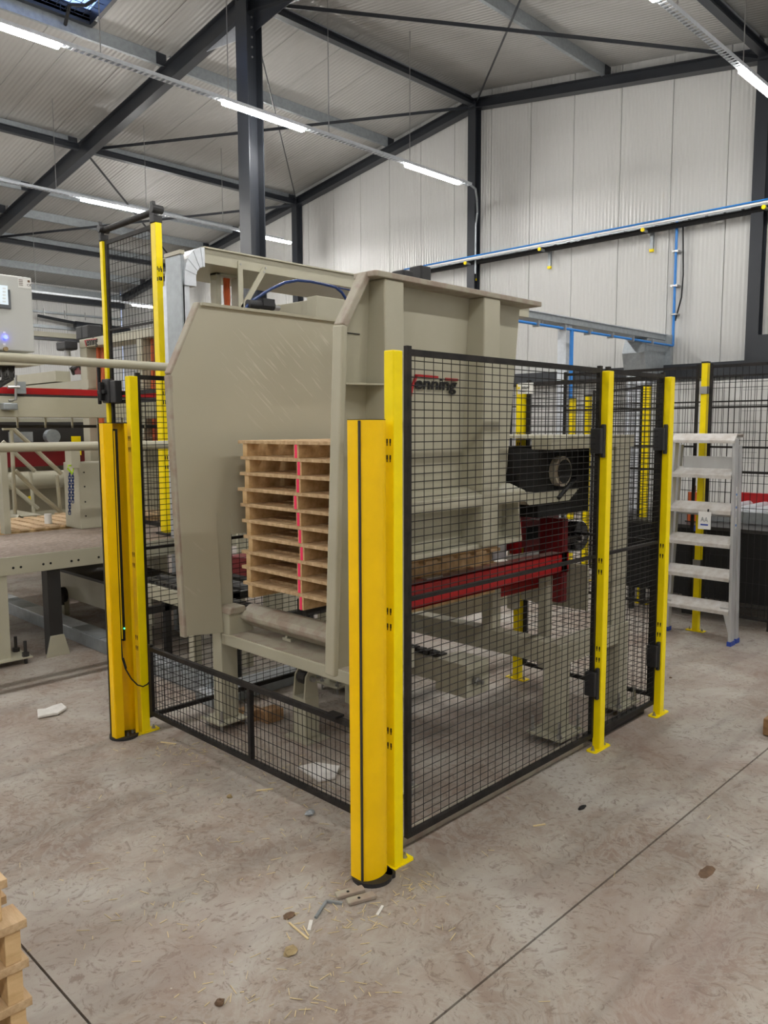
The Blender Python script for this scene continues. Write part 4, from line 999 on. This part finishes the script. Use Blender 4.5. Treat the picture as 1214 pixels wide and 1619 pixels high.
# galvanised trunk and elbow
t = thing('sheet_metal_duct', 'galvanised duct with curved elbow beside the tall gate post', 'duct', (1.3, KY, 0))
def kk(px, py, Y=KY): q = onY(px, py, Y); return q
xL, xR = kk(262, 500)[0], kk(290, 500)[0]
xT = kk(288, 500)[0]; yT = onX(261, 410, xT)[1]
obj('trunk', MB().box(xT, xR+.02, KY, yT, .0, kk(290, 402)[2]), GAL, t, bevel=.004)
obj('trunk_top', MB().box(xT-.01, xR+.02, KY-.01, yT, kk(290, 402)[2], kk(290, 402)[2]+.03), BEI, t)
obj('narrow_trunk', MB().box(xR, kk(301, 500)[0], KY, KY+.3, .0, kk(295, 446)[2]), GALL, t, bevel=.003)
# elbow: arc in XZ
cxx, czz = kk(322, 440)[0], kk(322, 441)[2]; ro = cxx-kk(290, 441)[0]; ri = cxx-kk(308, 441)[0]
seg = 8
for k in range(seg):
    a0 = math.pi-(math.pi/2)*k/seg; a1 = math.pi-(math.pi/2)*(k+1)/seg; e = .004
    sc_ = (za-czz)/ro
    pts = [(cxx+ro*math.cos(a0), czz+ro*sc_*math.sin(a0)), (cxx+ro*math.cos(a1), czz+ro*sc_*math.sin(a1)), (cxx+ri*math.cos(a1), czz+ri*.85*sc_*math.sin(a1)), (cxx+ri*math.cos(a0), czz+ri*.85*sc_*math.sin(a0))]
    obj('elbow_segment', MB().prism(pts, 1, KY-.02-e*(k % 2), KY+.28), GALL, t)
obj('elbow_leg', MB().box(cxx-ro, cxx-ri, KY-.02, KY+.28, kk(300, 440)[2]-.06, czz), GALL, t)
# beige beam assembly seen above the far plate
t = thing('rear_beam_frame', 'grey-beige hollow beam and bracket between magazine and canopy', 'machine', (2.2, 2.6, 2.4))
q0 = onX(445, 492, 2.15); q1 = onX(500, 474, 2.15)
obj('beam', MB().box(2.10, 2.24, q1[1]-.02, q0[1]+1.2, q1[2]-.17, q1[2]), BEI, t, bevel=.008)
obj('bracket', MB().box(2.05, 2.35, q1[1]-.12, q1[1], q1[2]-.4, q1[2]+.01), BEI, t, bevel=.006)
obj('side_arm', MB().box(2.35, 3.4, q1[1]-.1, q1[1]-.0, q1[2]-.10, q1[2]+.0), BEI, t, bevel=.006)
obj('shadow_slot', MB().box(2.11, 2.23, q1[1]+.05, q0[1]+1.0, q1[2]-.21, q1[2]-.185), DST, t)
for yy_ in (q1[1]-.1, q0[1]+1.1): obj('leg', MB().box(2.12, 2.22, yy_, yy_+.1, 0, q1[2]-.17), BEI, t)
t = thing('air_pump', 'black pump unit with blue hoses on top of the rear beam', 'pump', (1.9, 2.9, 2.6))
q = onY(415, 484, 3.0)
obj('body', MB().tube((q[0]-.14, 3.0, q[2]), (q[0]+.10, 3.0, q[2]+.01), .035, 14).box(q[0]-.02, q[0]+.09, 2.96, 3.04, q[2], q[2]+.055), RUB, t, smooth=True)
obj('fitting', MB().tube((q[0]+.10, 3.0, q[2]), (q[0]+.16, 3.0, q[2]), .02, 10), STL, t)
obj('mount', MB().box(q[0]-.05, q[0]+.05, 2.97, 3.03, q[2]-.5, q[2]-.03), BEI, t)
obj('mount_leg', MB().box(q[0]-.03, q[0]+.03, 2.97, 3.03, 0, q[2]-.4), BEI, t)
# black valves above the near top flange
t = thing('valve_pair', 'two black valve blocks poking above the near plate top flange', 'valve', (.62, 1.2, 2.5))
for px, w_, hh in ((636, 16, 4), (664, 16, 12)):
    q = onY(px, 438, 1.2); q2 = onY(px+w_/2, 438, 1.2)
    s = q2[0]-q[0]
    obj('block', MB().box(q[0]-s, q[0]+s, 1.15, 1.25, q[2]-.1, q[2]+hh*.0032+.02), RUB, t, bevel=.01)
obj('carrier', MB().box(onY(628, 438, 1.2)[0], onY(690, 438, 1.2)[0], 1.1, 1.3, 2.36, q[2]-.08), BEI, t)

# ================================================================ WALL TRAYS, DUCT, PIPES (gable wall)
WX = XW-.35
t = thing('wall_cable_tray', 'long cable ladder with blue hose along the gable wall', 'cable tray', (WX, 6, 5.3))
za_, zb_ = onX(762, 404, WX), onX(1214, 318, WX)
y0_, y1_ = onX(640, 432, WX)[1], -1.0
zt_ = (za_[2]+zb_[2])/2
for dx in (0, .26): obj('side_rail', MB().box(WX+dx-.006, WX+dx+.006, y1_, y0_, zt_-.05, zt_+.03), GALL if dx == 0 else GAL, t)
m = MB(); y = y1_
while y < y0_: m.box(WX, WX+.26, y, y+.03, zt_-.045, zt_-.03); y += .3
obj('rungs', m, GAL, t, kind='stuff')
obj('black_cable', MB().tube((WX+.22, y1_, zt_+.06), (WX+.22, y0_, zt_+.06), .035, 8), BLK, t)
obj('black_cable', MB().tube((WX+.15, y1_, zt_-.08), (WX+.15, y0_, zt_-.08), .05, 8), BLK, t)
obj('blue_hose', MB().tube((WX-.03, y1_, zt_+.02), (WX-.03, y0_, zt_+.02), .016, 8), BLU, t)
obj('white_cover', MB().box(WX-.03, WX-.02, y1_, y0_, zt_-.03, zt_-.0), WHT, t)
for k, px in enumerate((738, 855, 1017, 1206)):
    yy = onX(px, 400, WX)[1]
    obj('bracket_arm', MB().box(WX-.05, XW, yy-.02, yy+.02, zt_-.12, zt_-.08), GAL, t)
    obj('bracket_wall_plate', MB().box(XW-.05, XW, yy-.03, yy+.03, zt_-.38, zt_-.06), GAL, t)
    obj('yellow_cap', MB().tube((WX-.07, yy, zt_-.10), (WX-.04, yy, zt_-.10), .035, 12), YEL, t)
    obj('yellow_cap', MB().box(XW-.06, XW-.01, yy-.035, yy+.035, zt_-.43, zt_-.38), YEL, t)
t = thing('blue_air_pipe', 'blue air pipe dropping down the gable wall to the grey duct', 'pipe', (XW-.1, 4.4, 3.2))
bt, bb = onX(1070, 356, XW-.12), onX(1061, 547, XW-.12)
obj('riser', MB().tube((XW-.12, bt[1], zt_), (XW-.12, bt[1], bb[2]), .024, 10), BLU, t, smooth=True)
DYc = bt[1]+.1
obj('branch', MB().tube((XW-.12, bt[1], bb[2]), (XW-6.5, bt[1]-.0, bb[2]), .020, 10), BLU, t, smooth=True)
qd = onY(903, 560, bt[1]); obj('drop', MB().tube((qd[0], bt[1], bb[2]), (qd[0], bt[1], 1.2), .030, 10), BLU, t, smooth=True)
obj('black_cable', MB().path([(XW-.1, bt[1]-.1, zt_), (XW-.08, bt[1]-.13, 4.4), (XW-.1, bt[1]-.12, 4.0), (XW-.1, bt[1]-.02, 3.6)], .014, 6), BLK, t)
m = MB()
for z in (3.7, 4.2, 4.8): m.box(XW-.16, XW, bt[1]-.06, bt[1]+.06, z, z+.03)
for k in range(8): m.box(XW-1.0-k*.7, XW-.97-k*.7, bt[1]-.05, bt[1]+.05, bb[2]-.04, bb[2]+.05)
obj('pipe_clips', m, STL, t, kind='stuff')
t = thing('ceiling_duct', 'grey galvanised cable duct reaching out from the gable wall', 'duct', (9, DYc, 3.2))
zd = onY(940, 510, DYc)[2]
obj('channel', MB().box(XW-6.6, XW-.1, DYc, DYc+.01, zd-.09, zd).box(XW-6.6, XW-.1, DYc+.01, DYc+.4, zd-.09, zd-.08).box(XW-6.6, XW-.1, DYc+.4, DYc+.41, zd-.09, zd), GAL, t)
for k in range(7): obj('cover_plate', MB().box(XW-6.6+k*.93, XW-6.6+k*.93+.92, DYc-.02, DYc+.43, zd, zd+.012+.004*(k % 2)), GALL, t)
for k in range(9): obj('hanger', MB().tube((XW-6.2+k*.7, DYc+.05, zd-.16), (XW-6.2+k*.7, DYc+.05, zd-.09), .012, 6), STL, t)
obj('outlet_hood', MB().prism([(XW-.9, zd-.10), (XW-.1, zd-.10), (XW-.1, zd-.7), (XW-.9, zd-.7), (XW-1.0, zd-.35)], 1, DYc+.0, DYc+.42), GAL, t)
obj('drop_duct', MB().box(XW-.9, XW-.15, DYc+.02, DYc+.38, 0, zd-.7), GALL, t)
ql = onY(890, 560, DYc+.1)
obj('support_leg', MB().box(ql[0], ql[0]+.16, DYc+.05, DYc+.2, 0, zd-.09), GALL, t)
obj('support_leg', MB().box(XW-.20, XW-.1, DYc-.1, DYc, 0, zd+.0), GAL, t)
# dark girt on gable wall
gz = onX(840, 608, XW-.2)[2]; gz2 = onX(840, 594, XW-.2)[2]
struct('trim_8', MB().box(XW-.25, XW-.05, -3, 9.3, gz, gz2+.05), ANT)
t = thing('door_motor_box', 'large dark box on the gable wall at the right edge', 'box', (XW-.3, 2.6, 2.4))
qa, qb = onX(1188, 560, XW-.4), onX(1214, 640, XW-.4)
obj('body', MB().box(XW-.45, XW-.05, qa[1]-1.2, qa[1], qb[2]-.1, qa[2]+.3), ANT, t)
t = thing('light_grey_shutter', 'pale grey ribbed shutter behind the rear mesh at right', 'shutter', (XW-.6, 2, 0))
for k in range(14): obj('slat', MB().box(XW-.62, XW-.6+.008*(k % 2), -.8, 5.0, .1+k*.17, .1+k*.17+.165), WALLM, t)
# conduit from light tray to ridge column
t = thing('lamp_cable', 'grey cable curving from the light tray to the ridge column', 'cable', (11, 8.3, 6.3))
obj('cable', MB().path([(10.6, 8.05, 6.45), (10.9, 8.15, 6.45), (11.4, 8.5, 6.40), (11.7, 8.72, 6.25), (11.75, 8.80, 6.0), (11.75, 8.80, 5.0)], .02, 8), GAL, t)

# ================================================================ WHITE SIGN ON POST
t = thing('safety_sign', 'small white sign fixed on the yellow post behind the large mesh panel', 'sign', (2.25, 1.0, 1.95))
sx_ = 2.262
a = onX(819, 606, sx_); b = onX(843, 621, sx_)
obj('plate', MB().box(sx_-.006, sx_, b[1], a[1], b[2]-.005, a[2]), WHT, t)
hh = a[2]-b[2]
text_mesh('AXELENT', hh*.34, BLK, 'sign_letters', t, (sx_-.008, a[1]-(a[1]-b[1])*.30, b[2]+hh*.42), (0, -1, 0), (0, 0, 1), sx=.62, depth=.0008)
obj('star_mark', MB().prism([(a[1]-.012+.012*(1 if k % 2 else .45)*math.sin(k*math.pi/5), b[2]+hh*.52+.012*(1 if k % 2 else .45)*math.cos(k*math.pi/5)) for k in range(10)], 0, sx_-.009, sx_-.006), YEL, t)
text_mesh('www.axelent.com', hh*.17, BLK, 'sign_small_letters', t, (sx_-.008, a[1]-(a[1]-b[1])*.18, b[2]+hh*.14), (0, -1, 0), (0, 0, 1), sx=.6, depth=.0008)

# ================================================================ STEP LADDER
t = thing('step_ladder', 'aluminium step ladder standing right of the mesh fence', 'ladder', (4.1, .56, 0))
H = 1.66
# stiles lean slightly; front stile at X 4.10 (bottom) to 4.16 (top)
def LY(s, z): # lateral position of left(+)/right(-) stile
    return .575+s*(.285-(.285-.235)*z/H)
def LX(z): return 4.10+.05*z/H
for s in (1, -1):
    m = MB(); p = (LX(0), LY(s, 0), 0.02); q = (LX(H-.05), LY(s, H-.05), H-.05)
    m.bar(p, q, .022, .085) if False else None
    vs = []
    for z in (.02, H-.04):
        x0 = LX(z); yy = LY(s, z)
        vs += [(x0, yy-.011, z), (x0+.075, yy-.011, z), (x0+.075, yy+.011, z), (x0, yy+.011, z)]
    m.add(vs, [(0, 1, 2, 3), (7, 6, 5, 4), (0, 4, 5, 1), (1, 5, 6, 2), (2, 6, 7, 3), (3, 7, 4, 0)])
    obj('front_stile', m, ALU, t, bevel=.003)
    m = MB(); vs = []
    for z in (.02, H-.09):
        x0 = LX(z)+.105+.02*(1-z/H); yy = LY(s, z)-s*.003
        vs += [(x0, yy-.011, z), (x0+.05, yy-.011, z), (x0+.05, yy+.011, z), (x0, yy+.011, z)]
    m.add(vs, [(0, 1, 2, 3), (7, 6, 5, 4), (0, 4, 5, 1), (1, 5, 6, 2), (2, 6, 7, 3), (3, 7, 4, 0)])
    obj('rear_stile', m, ALU, t, bevel=.003)
    obj('rubber_foot', MB().box(LX(0)-.008, LX(0)+.085, LY(s, 0)-.016, LY(s, 0)+.016, 0, .035), BLUC, t)
    obj('rubber_foot', MB().box(LX(0)+.115, LX(0)+.185, LY(s, 0)-s*.003-.015, LY(s, 0)-s*.003+.015, 0, .035), BLUC, t)
    z = .30
    obj('corner_brace', MB().prism([(LY(s, 0)-s*.012, .08), (LY(s, 0)-s*.012, z), (LY(s, 0)-s*.09, z), (LY(s, 0)-s*.06, z-.05)], 0, LX(0)+.01, LX(0)+.015), ALU, t)
for k in range(5):
    z = .27+k*.262
    if k == 4: z = 1.335
    obj('step', MB().prism([(LX(z)-.015, z-.026), (LX(z)-.015, z+.002), (LX(z)-.010, z+.008), (LX(z)+.09, z+.058), (LX(z)+.09, z+.050), (LX(z)-.007, z-.002), (LX(z)-.009, z-.026)], 1, LY(-1, z)+.009, LY(1, z)-.009), ALUD, t)
obj('cap_front', MB().prism([(LX(H)-.02, H-.06), (LX(H)-.018, H-.05), (LX(H)+.03, H), (LX(H)+.16, H), (LX(H)+.17, H-.03), (LX(H)+.16, H-.03), (LX(H)+.15, H-.01), (LX(H)+.035, H-.012), (LX(H)-.008, H-.055), (LX(H)-.008, H-.075), (LX(H)-.02, H-.075)], 1, LY(-1, H)-.015, LY(1, H)+.015), ALUD, t, bevel=.002)
obj('back_panel', MB().box(LX(1.42)+.07, LX(1.42)+.075, LY(-1, 1.42)+.01, LY(1, 1.42)-.06, 1.36, 1.48), ALU, t, bevel=.002)
for z in (.5, 1.0): obj('rear_rung', MB().box(LX(z)+.12, LX(z)+.145, LY(-1, z)+.01, LY(1, z)-.01, z, z+.03), ALU, t)
for k, z in enumerate((1.10, 1.20, .96)):
    zc = z; x0 = LX(zc)+.045
    yy = LY(-1, zc)-.0125
    obj('side_sticker', MB().box(x0-.01, x0+.008, yy-.0012, yy, zc-.04, zc+.05), WHT, t)
    obj('sticker_print', MB().box(x0-.01, x0+.008, yy-.002, yy-.0012, zc-.02, zc-.003), BLU, t)
o = thing('ladder_tag', 'white instruction card hanging from the ladder step by a black strap', 'card', (4.1, .55, .95))
zc = 1.06
obj('card', MB().box(LX(.95)-.020, LX(.95)-.017, .475, .575, .905, 1.045), WHT, o)
text_mesh('AA', .055, GAL, 'card_print', o, (LX(.95)-.022, .555, .965), (0, -1, 0), (0, 0, 1), sx=.8, depth=.0005)
obj('card_print', MB().box(LX(.95)-.0215, LX(.95)-.02, .495, .555, .935, .947), BLUC, o)
obj('strap', MB().box(LX(1.06)-.021, LX(1.06)+.09, .495, .505, 1.062, 1.066).box(LX(1.06)-.022, LX(1.06)-.018, .495, .505, 1.03, 1.066), BLK, o)
# roller conveyor behind the rear mesh
t = thing('roller_conveyor', 'roller conveyor with red side rail behind the ladder', 'conveyor', (5.2, 0, 0))
obj('side_rail', MB().box(5.1, 5.16, -1.6, 1.0, .86, .96), GAL, t)
obj('side_rail', MB().box(6.1, 6.16, -1.6, 1.0, .88, 1.05), RED, t)
for k in range(16): obj('roller', MB().tube((5.16, -1.5+k*.16, .93), (6.1, -1.5+k*.16, .93), .045, 10), GALL, t, smooth=True)
obj('black_cover', MB().prism([(5.1, .35), (6.1, .2), (6.1, .84), (5.1, .84)], 1, -.45, 1.9), DST, t)
for y_ in (-1.5, .9):
    for x in (5.1, 6.08): obj('leg', MB().box(x, x+.07, y_, y_+.07, 0, .86), GAL, t)
obj('red_motor', MB().box(5.0, 5.3, -1.1, -.6, .74, .86), RED, t)
t = thing('fire_cabinet', 'dark red extinguisher behind the ladder', 'extinguisher', (5.3, 1.3, .9))
qe = onX(1093, 870, 5.0); obj('body', MB().tube((5.0, qe[1], .86), (5.0, qe[1], 1.12), .05, 14), ORA, t, smooth=True); obj('head', MB().tube((5.0, qe[1], 1.12), (5.0, qe[1], 1.18), .02, 8), DRED, t)
obj('stand', MB().box(4.95, 5.05, qe[1]-.05, qe[1]+.05, 0, .86), DST, t)
# black box shelf in the rear
t = thing('dark_bin', 'large black crate behind the ladder and rear mesh', 'crate', (4.9, .9, 0))
obj('body', MB().box(4.75, 5.05, .15, 1.55, .22, .82), HOLE, t); obj('rim', MB().box(4.74, 5.06, .14, 1.56, .82, .85), DST, t)
for x in (4.77, 5.0):
    for y_ in (.2, 1.45): obj('leg', MB().box(x, x+.04, y_, y_+.04, 0, .22), DST, t)
obj('blue_label', MB().box(4.735, 4.739, onX(1104, 864, 4.74)[1], onX(1092, 864, 4.74)[1], .80, .845), BLUC, t)
# ================================================================ SMALL FLOOR ITEMS
def strip(name, label, pts, wd, th, m_, cat):
    P = [onZ(*p) for p in pts]; mb = MB()
    for a, b in zip(P, P[1:]): mb.bar((a[0], a[1], th/2+.001), (b[0], b[1], th/2+.001), wd, th)
    c = P[0]; o = obj(name, mb, m_, org=(c[0], c[1], 0)); return tag(o, label, cat)
strip('bent_metal_rod', 'bent grey metal rod on the floor in front of the guard', [(499, 1453), (516, 1427), (541, 1430)], .010, .008, GAL, 'rod')
strip('plastic_strip', 'short white strip on the floor left of the bent rod end', [(488, 1472), (492, 1456)], .012, .003, PAPER, 'strip')
strip('plastic_strip', 'short white strip on the floor right of the metal clips', [(596, 1448), (605, 1433)], .010, .003, PAPER, 'strip')
strip('wood_sliver', 'long pale sliver of wood left of the bent metal rod', [(457, 1460), (487, 1486)], .006, .004, STRAW, 'wood chip')
strip('wood_sliver', 'thin pale sliver crossing beside the long sliver', [(479, 1465), (488, 1481)], .004, .003, STRAW, 'wood chip')
strip('wood_sliver', 'pale stick lying right of the mesh panel on open floor', [(843, 1307), (862, 1304)], .008, .004, STRAW, 'wood chip')
strip('wood_sliver', 'pale stick on the floor before the low barrier at left', [(254, 1174), (278, 1177)], .010, .004, STRAW, 'wood chip')
strip('wood_sliver', 'pale stick near the middle of the low mesh barrier', [(405, 1251), (432, 1248)], .008, .004, STRAW, 'wood chip')
for (a, b, l) in (((531, 1420), (575, 1408), 'dusty metal clip with hole, nearer the guard base'), ((549, 1430), (592, 1418), 'dusty metal clip with hole, lying in front of the other clip')):
    A = onZ(*a); B = onZ(*b); o = thing('metal_clip', l, 'clip', (A[0], A[1], 0))
    obj('bar', MB().bar((A[0], A[1], .008), (B[0], B[1], .008), .035, .014), BEID, o, bevel=.003)
    c = (A+B)/2; obj('hole', MB().tube((c[0]-.01, c[1], .0155), (c[0]-.01, c[1], .0162), .006, 8), HOLE, o)
for k, (px, py, rx, ry, rz, m_, nm, l, cat) in enumerate((
    (457, 1449, .022, .016, .006, MUD, 'mud_clump', 'flat dark mud clump left of the bent rod', 'mud'),
    (459, 1506, .032, .022, .008, MUD2, 'bark_chunk', 'yellow-brown bark chunk below the mud clump', 'bark'),
    (347, 1588, .016, .016, .01, MUD, 'mud_clump', 'brown mud lump near the bottom edge', 'mud'),
    (1117, 1379, .055, .022, .002, MUD, 'mud_clump', 'flat brown dirt patch right of the floor joint', 'mud'),
    (920, 1278, .03, .012, .006, HOLE, 'scrap_piece', 'small black scrap on the open floor before the fence', 'scrap'),
    (363, 1261, .014, .010, .010, MUD2, 'wood_lump', 'small wood lump on the floor before the low barrier', 'wood chip'),
    (490, 1288, .03, .018, .014, GAL, 'crumpled_foil', 'grey crumpled piece on the floor left of the guard', 'scrap'),
    (1060, 1072, .012, .01, .006, MUD, 'mud_clump', 'tiny dark lump on the floor below the ladder', 'mud'))):
    P = onZ(px, py); o = obj(nm, MB().blob((P[0], P[1], rz*.5), rx, ry, rz, seed=k), m_, org=(P[0], P[1], 0)); tag(o, l, cat)
# glove-like paper, paper inside cell, wedge, wood block
P = onZ(82, 1128)
pts = [onZ(a, b) for a, b in ((59, 1126), (60, 1138), (83, 1133), (92, 1132), (106, 1123), (98, 1116), (84, 1120), (72, 1125))]
m = MB().prism([(q[0], q[1]) for q in pts], 2, .004, .022); o = obj('crumpled_paper', m, PAPER, org=(P[0], P[1], 0), bevel=.006); tag(o, 'crumpled white paper on the floor left of the open guard', 'paper')
pts = [onZ(a, b) for a, b in ((470, 1215), (500, 1208), (537, 1214), (530, 1232), (505, 1238), (490, 1228))]
o = obj('paper_sheet', MB().prism([(q[0], q[1]) for q in pts], 2, .002, .012), PAPER, org=tuple(pts[0]), bevel=.002); tag(o, 'creased white sheet on the floor behind the low barrier', 'paper')
P = onZ(1205, 1163)
o = thing('wooden_block', 'brown wooden block with dark straps cut off at the right edge', 'block', (P[0], P[1], 0))
obj('timber', MB().box(P[0]+.0, P[0]+.5, P[1]-.14, P[1], .004, .10), WOODD, o, bevel=.006)
obj('strap', MB().box(P[0]+.09, P[0]+.11, P[1]-.142, P[1]+.002, .002, .102), BLK, o)
obj('runner', MB().box(P[0]+.003, P[0]+.49, P[1]-.14, P[1]-.11, 0, .004), DST, o)
P = onZ(420, 1138)
t = thing('timber_blocks', 'two wooden chocks lying on the floor behind the low barrier', 'block', (P[0], P[1], 0))
for px in (395, 428):
    P = onZ(px, 1138); obj('chock', MB().box(P[0]-.06, P[0]+.06, P[1]-.05, P[1]+.05, 0, .07), WOODD, t, bevel=.005)
# straw and chips
m = MB(); rnd = random.Random(11)
def straw(px, py):
    P = onZ(px, py); a = rnd.uniform(0, 3.14); l = rnd.uniform(.005, .022); m.bar((P[0]-l*math.cos(a), P[1]-l*math.sin(a), .003), (P[0]+l*math.cos(a), P[1]+l*math.sin(a), .0035), rnd.uniform(.001, .0025), .0015)
for c, n, sx_, sy_ in (((550, 1450), 70, 60, 28), ((300, 1188), 60, 45, 10), ((430, 1240), 60, 70, 25), ((520, 1330), 30, 60, 50), ((470, 1560), 60, 120, 35), ((250, 1420), 45, 110, 60), ((660, 1400), 25, 22, 14), ((300, 1330), 25, 120, 60), ((800, 1350), 20, 250, 90)):
    for k in range(n): straw(rnd.gauss(c[0], sx_), min(1640, rnd.gauss(c[1], sy_)))
o = obj('straw_litter', m, STRAW, kind='stuff'); o['label'] = 'straw and fine wood chips scattered over the concrete floor'; o['category'] = 'litter'

# ---------------------------------------------------------------- small fittings become sub-parts of the part that carries them
SUB = {'anchor_bolt': ('base_plate', 'base_disc'), 'keyhole_slots': ('upright',), 'levelling_bolt': ('foot_plate',), 'logo_letters': ('near_side_plate', 'top_beam'),
       'logo_red_bar': ('near_side_plate', 'top_beam'), 'logo_red_stroke': ('near_side_plate',), 'inspection_seam': ('near_side_plate',), 'gusset_web': ('gusset_shelf',),
       'rubber_foot': ('front_stile', 'rear_stile'), 'sticker_print': ('side_sticker',), 'screen': ('screen_bezel',), 'screen_keys': ('screen_bezel',),
       'rating_print': ('rating_plate',), 'ce_mark': ('rating_plate',), 'sign_letters': ('plate',), 'sign_small_letters': ('plate',), 'star_mark': ('plate',),
       'card_print': ('card',), 'hub': ('pulley',), 'belt_arm': ('pulley',), 'cylinder_bore': ('cylinder_cap',), 'light_curtain_window': ('light_curtain',),
       'status_light': ('light_curtain',), 'groove': ('shell',), 'edge_flange': ('shell',), 'bolt': ('shaft',), 'yellow_cap': ('bracket_arm', 'bracket_wall_plate'),
       'purlin_cleat': ('purlin',), 'paint_mark': ('stringer',), 'bolt_holes': ('edge_beam',), 'screws': ('body',), 'leg_gusset': ('leg',), 'pivot_pin': ('lug',), 'base_disc_bolt': ('base_disc',)}
def stem(n): return n.split('.')[0]
def centre(o):
    v = o.data.vertices; n = max(1, len(v)); c = Vector((0, 0, 0))
    for k in range(0, len(v), max(1, len(v)//16)): c += v[k].co
    return c/max(1, len(range(0, len(v), max(1, len(v)//16))))
for top in [o for o in bpy.data.objects if o.parent is None and o.children]:
    ch = [c for c in top.children if c.type == 'MESH']
    cen = {c.name: centre(c) for c in ch}
    for c in ch:
        want = SUB.get(stem(c.name))
        if not want: continue
        cand = [k for k in ch if stem(k.name) in want and k is not c]
        if cand: c.parent = min(cand, key=lambda k: (cen[k.name]-cen[c.name]).length)
